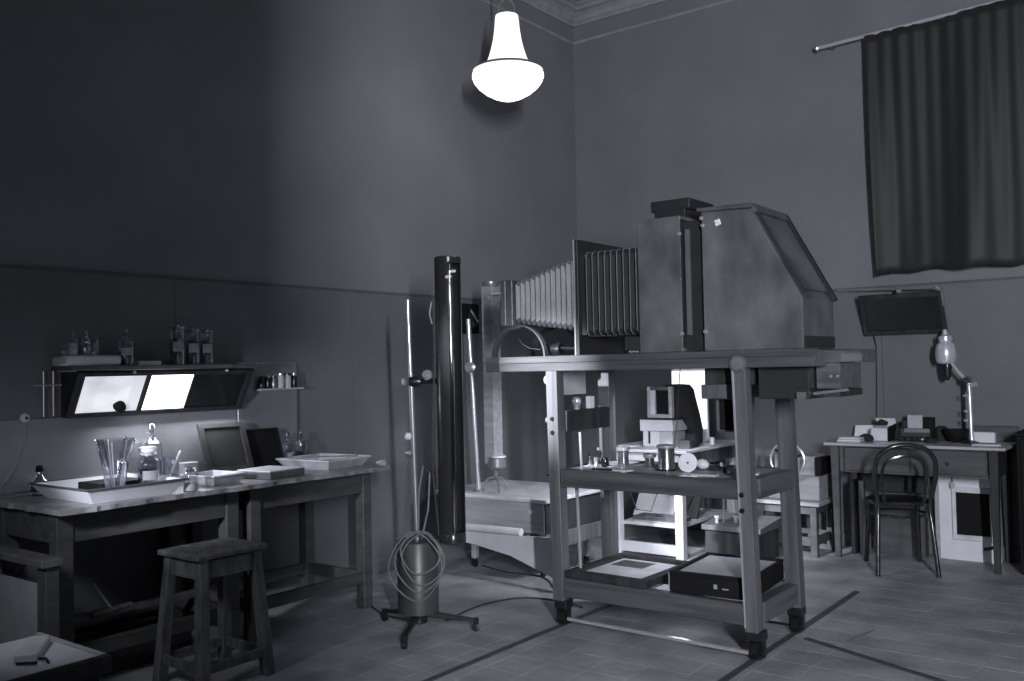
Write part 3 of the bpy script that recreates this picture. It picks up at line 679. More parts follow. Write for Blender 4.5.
o = mb.build('hanging_sheet', 'sheet'); tag(o, 'pale curved paper sheet hanging below the roll in front of the chest', 'sheet'); origin(o, (.8, -2.2, .1))
t = thing('lamp_column', 'grey square column lamp with claw foot standing on the chest top', 'lamp column', (.62, -2.0, .515))
MB().box(.565, .65, -2.045, -1.955, .70, 1.86).build('column', 'chest_wood', t, .003)
MB().lathe([(.05, 0), (.055, .01), (.055, .03)], (.61, -2.0, 1.86), 20).build('top_cap', 'dull_steel', t, smooth=True)
MB().box(.66, .74, -2.06, -2.04, 1.80, 1.81).build('bracket', 'enamel', t); MB().box(.615, .63, -2.06, -2.045, 1.78, 1.79).build('screw', 'steel', t)
MB().bar((.665, -2.05, 1.72), (.74, -2.05, 1.80), .01, .012).build('bracket_stay', 'steel', t)
MB().lathe([(.05, .67), (.06, .68), (.06, .735), (.05, .74)], (.64, -2.01, 0), 20).build('lower_housing', 'dull_steel', t, smooth=True)
MB().lathe([(.05, 0), (.045, .012), (.02, .016)], (.67, -2.03, .742), 14).build('cup', 'enamel', t, smooth=True)
MB().tube([(.62, -2.0, .60), (.62, -2.0, .68)], .012, 8).build('stem', 'dull_steel', t)
for a in (200, 320, 80):
    c, s = math.cos(math.radians(a)), math.sin(math.radians(a))
    MB().tube([(.62, -2.0, .61), (.62+c*.05, -2+s*.05, .60), (.62+c*.09, -2+s*.09, .56), (.62+c*.11, -2+s*.11, .522)], .007, 8).build('claw_foot', 'dull_steel', t, smooth=True)
t = thing('thin_pole', 'bright slender steel pole standing on the chest left of the column', 'pole', (.45, -2.0, .515))
MB().tube([(.515, -2.05, .515), (.478, -2.08, 1.65)], .016, 10).build('rod', 'steel', t, smooth=True)
MB().lathe([(.016, 0), (.036, .01), (.036, .03), (.016, .04)], (.515, -2.10, 1.33), 14, (.3, -1, 0)).build('clamp_knob', 'steel', t, smooth=True)
MB().lathe([(.04, 0), (.03, .015)], (.515, -2.05, .515), 16).build('foot_plate', 'dull_steel', t)
t = thing('wall_gauge', 'dark round instrument on the left wall between the two lamp housings', 'instrument', (.05, -1.55, 1.7))
MB().box(.012, .05, -1.66, -1.44, 1.58, 1.80).build('board', 'black', t, .003)
MB().lathe([(.06, 0), (.06, .04), (.045, .05)], (.05, -1.56, 1.68), 20, (1, 0, 0)).build('dial', 'gun_metal', t, smooth=True)
MB().tube([(.10, -1.60, 1.75), (.12, -1.54, 1.66)], .006, 6).build('lever', 'steel', t)

# ------------------------------------------------------------------ the camera trolley
t = cart = thing('camera_trolley', 'large dark wooden two-level trolley on casters carrying the studio camera', 'trolley', (2.2, -2.58, 0))
fL = [((1.66, -2.86), (1.72, -2.80)), None]
def leg4(x0, x1, y0, y1, xt0, xt1, z0, z1, m='cart_wood_z'):
    MB().hexa([(x0, y0, z0), (x1, y0, z0), (x1, y1, z0), (x0, y1, z0)], [(xt0, y0, z1), (xt1, y0, z1), (xt1, y1, z1), (xt0, y1, z1)]).build('leg', m, cart, .003)
leg4(1.658, 1.722, -2.86, -2.79, 1.642, 1.708, .13, 1.30)
leg4(2.695, 2.756, -2.865, -2.80, 2.662, 2.730, .13, 1.30)
leg4(2.69, 2.765, -2.36, -2.29, 2.660, 2.735, .13, 1.30)
leg4(1.645, 1.715, -2.36, -2.29, 1.645, 1.715, .13, 1.30)
# rounded head of the front right leg with its bolt disc
MB().lathe([(.040, -.045), (.040, 0), (.036, .004)], (2.697, -2.869, 1.318), 24, (0, -1, 0)).build('leg_head', 'cart_wood_z', cart, smooth=True)
MB().lathe([(.030, 0), (.028, .006), (.008, .008)], (2.697, -2.873, 1.318), 20, (0, -1, 0)).build('bolt_disc', 'dull_steel', cart, smooth=True)
MB().bar((2.70, -2.868, .15), (2.672, -2.868, 1.29), .006, .008).build('edge_strip', 'steel', cart)
# deck
MB().box(1.245, 3.04, -2.86, -2.80, 1.30, 1.378).build('front_beam', 'cart_wood_x', cart, .004)
MB().box(1.245, 3.04, -2.36, -2.30, 1.30, 1.378).build('rear_beam', 'cart_wood_x', cart, .004)
MB().box(1.245, 1.31, -2.80, -2.36, 1.30, 1.372).build('end_beam', 'cart_wood_y', cart, .003)
MB().box(2.98, 3.04, -2.80, -2.36, 1.30, 1.372).build('end_beam', 'cart_wood_y', cart, .003)
MB().box(1.75, 2.98, -2.80, -2.36, 1.355, 1.374).build('deck_board', 'cart_wood_x', cart)
MB().box(1.24, 3.045, -2.868, -2.86, 1.345, 1.352).build('deck_moulding', 'cart_wood_x', cart)
MB().box(3.0, 3.13, -2.50, -2.28, 1.315, 1.372).build('extension_flap', 'cart_wood_x', cart, .003)
# block, sliders and drawer under the deck
MB().box(2.755, 2.985, -2.78, -2.38, 1.158, 1.30).build('gear_box', 'camera_black', cart, .004)
MB().box(2.935, 2.975, -2.80, -2.78, 1.155, 1.19).build('gear_lug', 'mid_wood', cart, .002)
o = MB().box(2.99, 3.095, -2.70, -2.40, 1.20, 1.312).build('drawer', 'cart_wood_x', cart, .003)
for dx in (3.055, 3.085): MB().lathe([(.007, 0), (.005, .006)], (dx, -2.70, 1.255), 8, (0, -1, 0)).build('screw', 'steel', o)
MB().box(2.99, 3.10, -2.72, -2.40, 1.166, 1.196).build('slide_rail', 'dark_wood', cart, .002)
MB().bar((2.99, -2.735, 1.18), (3.14, -2.735, 1.198), .008, .012).build('slide_rod', 'dull_steel', cart)
MB().box(2.48, 2.72, -2.75, -2.45, 1.222, 1.30).build('slide_block', 'dark_wood', cart, .003)
MB().box(2.467, 2.66, -2.765, -2.42, 1.157, 1.224).build('slide_block', 'mid_wood', cart, .004)
MB().box(2.51, 2.62, -2.70, -2.50, 1.0, 1.157).build('column_box', 'mid_wood', cart, .003)
MB().box(2.53, 2.60, -2.705, -2.70, 1.01, 1.15).build('column_window', 'black', cart)
# shelf
MB().box(1.72, 2.69, -2.86, -2.81, .71, .80).build('shelf_rail', 'cart_wood_x', cart, .004)
MB().box(1.735, 2.69, -2.35, -2.30, .71, .80).build('shelf_rail', 'cart_wood_x', cart, .004)
MB().box(1.675, 1.72, -2.79, -2.36, .71, .80).build('shelf_rail', 'cart_wood_y', cart, .004)
MB().box(2.69, 2.75, -2.78, -2.36, .71, .80).build('shelf_rail', 'cart_wood_y', cart, .004)
MB().box(1.722, 2.688, -2.81, -2.35, .775, .795).build('shelf_board', 'light_wood', cart)
# lower frame
MB().box(1.725, 2.70, -2.86, -2.81, .155, .25).build('lower_rail', 'cart_wood_x', cart, .004)
MB().box(1.735, 2.69, -2.35, -2.30, .155, .25).build('lower_rail', 'cart_wood_x', cart, .004)
MB().box(1.68, 1.725, -2.79, -2.36, .155, .25).build('lower_rail', 'cart_wood_y', cart, .004)
MB().box(2.70, 2.755, -2.78, -2.36, .155, .25).build('lower_rail', 'cart_wood_y', cart, .004)
MB().box(1.675, 1.72, -2.79, -2.36, .985, 1.095).build('side_panel', 'dark_wood', cart, .003)
MB().tube([(1.76, -2.75, .25), (1.745, -2.75, .765)], .009, 8).build('tie_rod', 'steel', cart, smooth=True)
MB().tube([(1.76, -2.72, .79), (1.755, -2.72, .98)], .007, 8).build('tie_rod', 'steel', cart, smooth=True)
# bolts on legs
for x, zs in ((1.68, (1.055, .985)), (2.70, (.735, .665))):
    for z in zs: MB().lathe([(.012, 0), (.010, .008)], (x, -2.868 if x > 2 else -2.861, z), 10, (0, -1, 0)).build('bolt', 'gun_metal', cart)
# casters
for (x, y) in ((1.70, -2.825), (2.735, -2.825), (2.73, -2.325), (1.70, -2.325)):
    f = MB().box(x-.036, x+.036, y-.034, y+.034, .092, .135).build('caster_fork', 'gun_metal', cart, .003)
    MB().box(x-.036, x-.026, y-.014, y+.014, .02, .092).build('fork_cheek', 'gun_metal', f); MB().box(x+.026, x+.036, y-.014, y+.014, .02, .092).build('fork_cheek', 'gun_metal', f)
    MB().lathe([(.012, -.020), (.042, -.018), (.042, .018), (.012, .020)], (x, y, .0485), 18, (1, 0, 0)).build('caster_wheel', 'gun_metal', cart, smooth=True)
MB().tube([(1.735, -2.84, .042), (2.70, -2.84, .034)], .010, 8).build('tie_bar', 'steel', cart, smooth=True)
MB().tube([(1.735, -2.325, .038), (2.70, -2.325, .036)], .007, 8).build('tie_bar', 'gun_metal', cart, smooth=True)

# ------------------------------------------------------------------ the studio camera on top
t = kam = thing('studio_camera', 'huge wooden process camera with two bellows on top of the trolley', 'camera', (2.2, -2.6, 1.378))
Y0, Y1 = -2.80, -2.39
DZ = 1.379
def bellows(name, x0, x1, a, b, n, depth, m, edges=True):
    """a, b = (ylo, yhi, zlo, zhi) at both ends"""
    mb = MB(); rings = []; eds = []
    for i in range(2*n+1):
        f = i/(2*n); x = x0 + (x1-x0)*f
        q = [a[k] + (b[k]-a[k])*f for k in range(4)]
        d = depth if i % 2 == 0 else 0.0
        y0, y1, z0, z1 = q[0]+d, q[1]-d, q[2]+d, q[3]-d; c = .02
        pts = [(x, y0+c, z0), (x, y1-c, z0), (x, y1, z0+c), (x, y1, z1-c), (x, y1-c, z1), (x, y0+c, z1), (x, y0, z1-c), (x, y0, z0+c)]
        rings.append([mb.bm.verts.new(p) for p in pts])
        if i % 2: eds.append(pts)
    for A, B in zip(rings, rings[1:]):
        for k in range(8): mb.bm.faces.new((A[k], A[(k+1) % 8], B[(k+1) % 8], B[k]))
    o = mb.build(name, m, kam)
    if edges:
        for pts in eds: MB().tube(pts, .0013, 5, closed=True).build('fold_edge', 'bellows_edge', o)
    return o
# front standard: lens board and arched support
MB().box(1.31, 1.345, -2.80, -2.42, 1.55, 1.80).build('front_standard', 'camera_body', kam, .004)
MB().box(1.352, 1.395, -2.805, -2.415, 1.545, 1.795).build('front_frame', 'camera_body', kam, .004)
for yy, nm in ((-2.80, 'arch'), (-2.45, 'arch')):
    pts = []
    for i in range(15):
        a = PI*i/14; pts.append((1.42 - .18*math.cos(a), 1.379 + .175*math.sin(a)))
    for i in range(14, -1, -1):
        a = PI*i/14; q_ = .024 if math.cos(a) > 0 else .009
        pts.append((1.42 - (.18-q_)*math.cos(a), 1.379 + (.175-q_)*math.sin(a)))
    mb = MB(); mb.prism(pts, 'y', yy, yy+.03); mb.build(nm, 'arch_wood', kam)
MB().lathe([(.09, 0), (.09, .05), (.075, .09)], (1.31, -2.61, 1.675), 24, (-1, 0, 0)).build('lens_barrel', 'gun_metal', kam, smooth=True)
bellows('front_bellows', 1.397, 1.795, (-2.795, -2.425, 1.56, 1.785), (-2.80, -2.39, 1.505, 1.89), 12, .016, 'bellows_leather', False)
MB().box(1.795, 1.815, -2.80, -2.34, 1.379, 1.972).build('middle_board', 'camera_black', kam, .002)
MB().box(1.792, 1.799, -2.806, -2.80, 1.379, 1.972).build('board_edge', 'bellows_edge', kam)
bellows('rear_bellows', 1.84, 2.165, (-2.785, -2.42, 1.475, 1.905), (-2.785, -2.39, 1.475, 1.905), 9, .014, 'bellows_black')
MB().box(1.815, 1.845, -2.77, -2.43, 1.48, 1.90).build('bellows_frame', 'camera_black', kam, .002)
MB().box(2.165, 2.400, Y0, Y1, DZ, 2.028).build('middle_body', 'camera_body', kam, .004)
MB().box(2.398, 2.404, Y0+.002, Y0+.06, DZ+.02, 2.01).build('body_edge', 'camera_black', kam)
MB().box(2.402, 2.507, Y0+.03, Y1-.02, DZ, 2.00).build('plate_slide', 'camera_black', kam, .003)
MB().box(2.412, 2.435, Y0+.02, Y0+.035, 1.46, 1.96).build('slide_strip', 'mid_wood', kam)
MB().box(2.22, 2.385, -2.72, -2.46, 2.028, 2.075).build('top_block', 'camera_black', kam, .003)
MB().box(2.19, 2.40, -2.70, -2.42, 2.075, 2.128).build('top_block', 'camera_black', kam, .004)
hp = [(2.507, DZ), (2.975, DZ), (2.975, 1.60), (2.75, 2.02), (2.507, 2.03)]
mb = MB(); mb.prism(hp, 'y', Y0, Y1); mb.build('rear_body', 'camera_body', kam, .004)
mb = MB(); mb.prism([(2.49, 2.031), (2.75, 2.021), (2.775, 2.025), (2.76, 2.042), (2.49, 2.048)], 'y', Y0-.012, Y1+.012); mb.build('lid', 'camera_body', kam, .002)
# sloping hatch on the rear body
sl = Vector((2.975-2.75, 0, 1.60-2.02)); sL = sl.length; sl.normalize(); nn = Vector((-sl.z, 0, sl.x))
def HS(y0, y1, s0, s1, n0, n1, nm, m, par=None):
    P_ = lambda y, s, n: Vector((2.75, y, 2.02)) + sl*s + nn*n
    return MB().hexa([P_(y0, s0, n0), P_(y1, s0, n0), P_(y1, s1, n0), P_(y0, s1, n0)], [P_(y0, s0, n1), P_(y1, s0, n1), P_(y1, s1, n1), P_(y0, s1, n1)]).build(nm, m, par or kam, .001)
hat = HS(Y0+.05, Y1-.015, .035, sL-.045, .001, .012, 'sloping_hatch', 'camera_body')
HS(Y0+.04, Y0+.052, .03, sL-.03, .001, .014, 'hatch_groove', 'camera_black', hat); HS(Y1-.05, Y1-.035, .03, sL-.03, .008, .018, 'hatch_groove', 'camera_black', hat)
HS(Y0+.0, Y1, .0, .03, .001, .022, 'hatch_head_rail', 'camera_body', hat)
HS(Y1-.03, Y1+.004, .0, sL+.002, .002, .024, 'hatch_edge', 'camera_black', hat)
MB().box(2.977, 2.981, Y0+.01, Y1-.01, 1.385, 1.435).build('black_strip', 'camera_black', kam)
for x, z in ((2.395, 1.465), (2.395, 1.94), (2.515, 1.47), (2.515, 1.965), (2.51, 2.00)):
    MB().lathe([(.010, 0), (.008, .008)], (x, Y0, z), 10, (0, -1, 0)).build('catch', 'steel', kam)
# four-petal flower emblem on the rear body
em = MB()
for a in (45, 135, 225, 315):
    em.lathe([(.0085, 0), (.006, .003)], (2.590+.0095*math.cos(math.radians(a+15)), Y0, 1.972+.0095*math.sin(math.radians(a+15))), 10, (0, -1, 0))
em.build('flower_emblem', 'enamel', kam)
# tap-like fittings on the deck below the bellows
t = thing('brass_valve', 'polished metal valve fitting on the deck under the front bellows', 'valve', (1.6, -2.72, 1.378))
MB().lathe([(.02, 0), (.028, .01), (.028, .03), (.035, .035), (.035, .05), (.02, .06)], (1.535, -2.72, 1.415), 16, (1, 0, 0)).build('body', 'gun_metal', t, smooth=True)
MB().lathe([(.03, 0), (.03, .03), (.04, .035), (.03, .05)], (1.60, -2.72, 1.415), 16, (1, 0, 0)).build('body_flange', 'gun_metal', t, smooth=True)
MB().tube([(1.65, -2.72, 1.42), (1.75, -2.72, 1.415)], .008, 8).build('spindle', 'gun_metal', t, smooth=True)
MB().tube([(1.575, -2.72, 1.378), (1.575, -2.72, 1.43)], .006, 8).build('pin', 'steel', t)
MB().tube([(1.53, -2.74, 1.415), (1.47, -2.76, 1.425), (1.43, -2.77, 1.45), (1.41, -2.77, 1.48)], .003, 6).build('lever', 'gun_metal', t, smooth=True)
t = thing('deck_clamp', 'tiny black clamp lying on the deck left of the middle camera body', 'clamp', (2.12, -2.82, 1.378))
MB().box(2.10, 2.125, -2.835, -2.815, 1.378, 1.398).build('block', 'gun_metal', t, .002)
MB().tube([(2.12, -2.825, 1.388), (2.17, -2.825, 1.386)], .005, 6).build('screw', 'steel', t)
t = thing('hanging_rod', 'thin rod with round weights hanging under the left end of the deck', 'rod', (1.62, -2.75, 1.3))
MB().tube([(1.62, -2.80, 1.30), (1.62, -2.80, .62)], .006, 8).build('rod', 'dull_steel', t, smooth=True)
MB().lathe([(.008, -.008), (.024, -.004), (.024, .004), (.008, .008)], (1.625, -2.815, 1.255), 14, (0, -1, 0)).build('ring', 'steel', t, smooth=True)
MB().lathe([(.005, -.024), (.02, -.012), (.024, 0), (.02, .012), (.005, .024)], (1.62, -2.80, 1.045), 14).build('weight', 'dull_steel', t, smooth=True)
MB().box(1.615, 1.65, -2.80, -2.775, .77, .82).build('tag_plate', 'sheet', t)
MB().box(1.60, 1.65, -2.81, -2.79, .755, .762).build('end_bar', 'gun_metal', t)
# items on the side panel ledge
t = thing('glass_globe', 'small clear globe with a chrome cap on the trolley side ledge', 'globe', (1.70, -2.66, 1.095))
MB().lathe([(.015, 0), (.016, .02), (.022, .03), (.026, .045), (.018, .062), (.004, .066)], (0, 0, 0), 16).build('globe', 'steel', t, smooth=True, world=False)
o = MB().box(1.685, 1.71, -2.55, -2.50, 1.095, 1.16).build('ledge_carton', 'paper', bevel=.002); tag(o, 'small white carton on the trolley side ledge right of the globe', 'carton'); origin(o, (1.70, -2.52, 1.095))
o = MB().box(1.60, 1.605, -2.70, -2.42, 1.17, 1.30) ; o = o.build('hanging_card', 'card'); tag(o, 'pale card hanging under the deck at the left legs', 'card'); origin(o, (1.6, -2.55, 1.3))

# ------------------------------------------------------------------ items on the trolley's upper shelf
SH = .7955
def cyl_item(name, label, cat, c, parts, rz=0):
    t = thing(name, label, cat, (c[0], c[1], SH), rz)
    for nm, prof, m in parts: MB().lathe(prof, (0, 0, 0), 22).build(nm, m, t, smooth=True, world=False)
    return t
cyl_item('brass_fitting', 'tiny bright metal fitting at the left end of the trolley shelf', 'fitting', (1.735, -2.60), [('body', [(.012, 0), (.014, .004), (.010, .03), (.012, .05), (.006, .056)], 'brass')])
cyl_item('small_weight', 'small polished weight on the shelf right of the brass cap', 'weight', (1.805, -2.65), [('body', [(.014, 0), (.016, .004), (.012, .012), (.012, .045), (.015, .05)], 'steel')])
cyl_item('black_jar', 'small squat black jar on the shelf next to the polished weight', 'jar', (1.842, -2.62), [('body', [(.020, 0), (.021, .004), (.021, .042), (.018, .048)], 'black_gloss')])
cyl_item('lens_barrel', 'medium lens barrel with a flared rim left of the middle lens', 'lens', (1.905, -2.54), [('barrel', [(.028, 0), (.030, .004), (.028, .02), (.028, .080)], 'lens_metal'), ('rim', [(.034, .080), (.035, .084), (.035, .096), (.030, .10)], 'steel')])
cyl_item('lens_barrel', 'short lens barrel between the medium and the largest lens', 'lens', (2.06, -2.54), [('barrel', [(.022, 0), (.024, .004), (.024, .05)], 'lens_metal'), ('rim', [(.031, .05), (.033, .054), (.033, .066), (.028, .07)], 'steel')])
cyl_item('lens_barrel', 'largest dark lens barrel with bright reflections in the shelf centre', 'lens', (2.205, -2.63), [('barrel', [(.042, 0), (.043, .004), (.041, .01), (.041, .115)], 'lens_metal'), ('rim', [(.046, .112), (.048, .116), (.048, .124), (.043, .128)], 'steel'), ('base_ring', [(.050, 0), (.050, .008), (.043, .010)], 'gun_metal')])
t = thing('film_reel', 'round disc reel standing on edge right of the largest lens', 'reel', (2.325, -2.64, SH), .5)
MB().lathe([(.046, -.004), (.046, .004)], (0, -.012, .046), 28, (0, 1, 0)).build('flange', 'dull_steel', t, smooth=True, world=False)
MB().lathe([(.046, -.004), (.046, .004)], (0, .020, .046), 28, (0, 1, 0)).build('flange', 'dull_steel', t, smooth=True, world=False)
MB().lathe([(.034, -.012), (.034, .012)], (0, .004, .046), 20, (0, 1, 0)).build('hub', 'gun_metal', t, smooth=True, world=False)
MB().lathe([(.005, 0), (.005, .004)], (0, -.016, .046), 10, (0, -1, 0)).build('axle', 'black', t, world=False)
t = thing('projector_lamp', 'pale bulb with its dark holder lying right of the disc reel', 'bulb', (2.40, -2.56, SH), .3)
MB().lathe([(.01, 0), (.022, .015), (.027, .035), (.018, .055), (.012, .06)], (0, 0, .027), 16, (-1, 0, .2)).build('bulb', 'porcelain', t, smooth=True, world=False)
MB().box(.0, .06, -.015, .015, .005, .028).build('holder', 'gun_metal', t, .002, world=False)
t = thing('small_fitting', 'pale bracket fitting on the shelf behind the front right leg', 'fitting', (2.50, -2.60, SH), -.2)
MB().box(-.02, .02, -.012, .012, .03, .05).build('plate', 'powder', t, .002, world=False)
MB().box(-.005, .005, -.008, .008, 0, .03).build('stem', 'gun_metal', t, world=False); MB().box(.02, .045, -.01, .01, .0, .012).build('foot', 'steel', t, world=False)
for i, (x, y, a, L, W, m, lab) in enumerate(((1.80, -2.60, .2, .16, .08, 'sheet', 'pale sheet of paper at the left end of the trolley shelf'), (2.00, -2.74, -.1, .13, .05, 'paper', 'narrow white slip of paper on the shelf in front of the short lens'), (2.62, -2.60, .3, .10, .07, 'sheet', 'crumpled pale paper at the right end of the trolley shelf'), (2.47, -2.75, .05, .12, .05, 'card', 'grey card lying on the shelf front right of the reel'))):
    t = MB().box(-L/2, L/2, -W/2, W/2, 0, .0025+.002*i).build('loose_paper', m, world=False); t.location = (x, y, SH); t.rotation_euler = (0, 0, a); tag(t, lab, 'paper')
o = MB().bar((1.86, -2.77, SH+.005), (1.97, -2.765, SH+.005), .010, .008).build('steel_rule', 'gun_metal'); tag(o, 'dark short bar lying near the shelf front edge', 'bar'); origin(o, (1.9, -2.77, SH))
t = cyl_item('low_tin', 'low dark tin behind the short lens on the trolley shelf', 'tin', (2.14, -2.53), [('body', [(.024, 0), (.024, .03)], 'gun_metal'), ('lid', [(.026, .03), (.026, .042), (.02, .045)], 'dull_steel')])
# ------------------------------------------------------------------ items on the lower frame
t = thing('glass_plate_frame', 'dark wooden plate frame with pale glass lying on the trolley bottom', 'frame', (1.98, -2.56, .2505), -.02)
MB().box(-.25, .22, -.29, -.235, 0, .035).build('frame_side', 'dark_wood', t, .002, world=False); MB().box(-.25, .22, .20, .25, 0, .035).build('frame_side', 'dark_wood', t, .002, world=False)
MB().box(-.25, -.20, -.235, .20, 0, .035).build('frame_side', 'dark_wood', t, .002, world=False); MB().box(.165, .22, -.235, .20, 0, .035).build('frame_side', 'dark_wood', t, .002, world=False)
MB().box(-.20, .165, -.235, .20, .012, .018).build('glass_plate', 'chest_top', t, world=False)
MB().box(-.17, .02, .02, .16, .018, .020).build('dark_print', 'mid_wood', t, world=False)
t = thing('plate_holder_box', 'large black plate holder box with metal catch on the trolley bottom', 'box', (2.52, -2.56, .2505), .08)
MB().box(-.23, .165, -.255, .24, .0, .085).build('case', 'black', t, .004, world=False)
MB().box(-.21, .15, -.235, .22, .085, .088).build('top_plate', 'pale_panel', t, world=False)
for a in ((-.23, .165, -.255, -.235), (-.23, .165, .22, .24), (-.23, -.21, -.235, .22), (.15, .165, -.235, .22)): MB().box(a[0], a[1], a[2], a[3], .085, .10).build('rim', 'black', t, .002, world=False)
MB().box(-.236, -.230, -.25, .23, .01, .09).build('pale_side', 'pale_panel', t, world=False)
MB().box(-.01, .005, -.262, -.255, .04, .06).build('catch', 'steel', t, world=False); MB().box(.03, .06, -.262, -.255, .040, .045).build('catch', 'steel', t, world=False)

# ------------------------------------------------------------------ far bench behind the trolley
t = thing('white_bench', 'white painted bench with square legs seen through the trolley frame', 'bench', (1.25, -.6, 0))
table(t, .955, 1.505, -1.10, -.20, .72, .06, .10, 'white_paint', 'white_paint')
MB().box(.86, 1.56, -1.14, -.16, .72, .74).build('top', 'white_paint', t, .003)
MB().box(1.0, 1.46, -1.05, -.25, .20, .222).build('low_shelf', 'chest_top', t, .002)
MB().box(1.015, 1.445, -1.095, -1.055, .02, .09).build('bottom_board', 'white_paint', t, .002)
for i in range(18): MB().box(1.506, 1.516, -1.03+i*.045, -1.0+i*.045, .62, .718).build('apron_slat', 'mid_wood', t)
o = MB().hexa([(.95, -.80, .225), (1.25, -.74, .225), (1.25, -.725, .225), (.95, -.785, .225)], [(.95, -.60, .52), (1.27, -.58, .52), (1.27, -.565, .52), (.95, -.585, .52)]).build('leaning_board', 'sheet'); tag(o, 'white board leaning on the low shelf of the white bench', 'board'); origin(o, (1.1, -.7, .22))
o = MB().hexa([(1.27, -.80, .225), (1.44, -.76, .225), (1.44, -.745, .225), (1.27, -.785, .225)], [(1.29, -.62, .50), (1.44, -.60, .50), (1.44, -.585, .50), (1.29, -.605, .50)]).build('leaning_board', 'black'); tag(o, 'black board leaning beside the white board under the far bench', 'board'); origin(o, (1.35, -.7, .22))
t = thing('tool_tray', 'long shallow wooden tray with small tools on the low shelf', 'tray', (1.3, -.9, .2225))
MB().box(1.08, 1.45, -1.03, -.86, .2225, .235).build('base', 'light_wood', t)
for a in ((1.08, 1.45, -1.03, -1.018), (1.08, 1.45, -.872, -.86), (1.08, 1.092, -1.018, -.872), (1.438, 1.45, -1.018, -.872)): MB().box(a[0], a[1], a[2], a[3], .235, .26).build('side', 'mid_wood', t)
t = thing('work_platform', 'low sloping plank platform with fittings right of the white bench', 'platform', (1.9, -.7, 0))
MB().hexa([(1.58, -.98, .20), (2.0, -.98, .20), (2.0, -.60, .20), (1.58, -.60, .20)], [(1.58, -.98, .235), (2.0, -.98, .235), (2.0, -.60, .265), (1.58, -.60, .265)]).build('deck', 'mid_wood', t, .003)
MB().box(1.60, 1.98, -.96, -.92, .0, .20).build('front_board', 'dark_wood', t); MB().box(1.60, 1.64, -.90, -.62, 0, .20).build('side_board', 'dark_wood', t); MB().box(1.94, 1.98, -.90, -.62, 0, .20).build('side_board', 'dark_wood', t)
for x, y in ((1.66, -.9), (1.78, -.86), (1.88, -.9)): MB().lathe([(.012, 0), (.012, .03), (.02, .035), (.018, .05)], (x, y, .24), 10).build('peg', 'steel', t)
MB().tube([(1.70, -.88, .24), (1.71, -.88, .55)], .006, 6).build('thin_rod', 'dull_steel', t)
# field camera with black cloth on its box
t = thing('camera_box', 'white wooden box supporting the small cloth-draped camera', 'box', (1.25, -.75, .7405))
MB().box(1.105, 1.235, -.90, -.70, .7405, .85).build('box_front', 'white_paint', t, .003); MB().box(1.235, 1.34, -.90, -.70, .7405, .85).build('box_side', 'card', t, .003)
MB().box(1.09, 1.35, -.915, -.69, .85, .93).build('lid', 'white_paint', t, .003)
MB().box(1.15, 1.165, -.903, -.90, .76, .85).build('slot', 'dark_wood', t)
t = thing('view_camera', 'small wooden view camera with a square dark opening and black focusing cloth', 'camera', (1.25, -.8, .9305))
MB().box(1.145, 1.17, -.90, -.86, .945, 1.165).build('frame_post', 'light_wood', t, .002); MB().box(1.315, 1.34, -.90, -.86, .945, 1.165).build('frame_post', 'light_wood', t, .002)
MB().box(1.17, 1.315, -.90, -.86, 1.14, 1.165).build('frame_rail', 'mid_wood', t, .002); MB().box(1.17, 1.315, -.90, -.86, .945, .97).build('frame_rail', 'light_wood', t, .002)
MB().box(1.17, 1.205, -.895, -.865, .97, 1.14).build('inner_panel', 'white_paint', t)
MB().box(1.205, 1.315, -.875, -.865, .97, 1.14).build('opening', 'black', t)
MB().box(1.10, 1.36, -.91, -.72, .9305, .945).build('base_board', 'dark_wood', t, .002)
mb = MB(); n = 24; rows = []
rng = random.Random(2)
for j, (z, rx, ry) in enumerate(((1.178, .05, .04), (1.174, .12, .08), (1.14, .155, .12), (1.05, .175, .15), (.95, .20, .16), (.85, .215, .165), (.75, .21, .17))):
    row = []
    for i in range(n):
        a = 2*PI*i/n; wv = 1+.07*math.sin(a*5+j)*(j/6)
        x = 1.262 + rx*.78*math.cos(a)*wv; y = -.655 + ry*math.sin(a)*wv
        y = max(y, -.86) if z > .93 else max(y, -.69)
        if z < .94 and x < 1.37 and y < -.66: y = -.66
        row.append(mb.bm.verts.new((x, y, z)))
    rows.append(row)
for A, B in zip(rows, rows[1:]):
    for k in range(n): mb.bm.faces.new((A[k], A[(k+1) % n], B[(k+1) % n], B[k]))
mb.bm.faces.new(rows[0]); mb.build('focusing_cloth', 'black_cloth', t, smooth=True)
t = thing('light_box', 'bright white illuminated screen standing behind the cloth-draped camera', 'light screen', (1.45, -.40, .74))
MB().box(1.10, 1.375, -.425, -.415, .84, 1.27).build('glowing_screen', 'light_table', t)
MB().box(1.09, 1.385, -.413, -.395, .741, 1.29).build('backing', 'white_paint', t, .002)
for x, y, h, r, m, lab in ((1.47, -.95, .06, .045, 'ballast', 'dark squat box at the front right corner of the white bench'), (1.44, -.80, .09, .04, 'dark_wood', 'dark tall block right of the cloth-draped camera')):
    o = MB().box(x-r, x+r, y-r*.8, y+r*.8, .7405, .7405+h).build('small_box', m, bevel=.004); tag(o, lab, 'box'); origin(o, (x, y, .7405))
o = MB().lathe([(.018, 0), (.018, .05), (.01, .055)], (1.50, -.60, .7405), 12).build('white_pot', 'porcelain', smooth=True); tag(o, 'tiny white pot at the right side of the white bench', 'pot'); origin(o, (1.5, -.6, .7405))
t = MB().tube([(1.40, -1.0, .745), (1.46, -1.05, .95), (1.50, -1.08, 1.25), (1.52, -1.08, 1.36)], .003, 5).build('hanging_wire', 'cable_dark'); tag(t, 'thin dark wire rising from the white bench behind the trolley shelf', 'wire'); origin(t, (1.45, -1.05, 1))
t = MB().box(.95, 1.08, -.98, -.90, .7405, .746).build('bench_paper', 'paper'); tag(t, 'white paper slip on the left part of the white bench', 'paper'); origin(t, (1.0, -.95, .74))
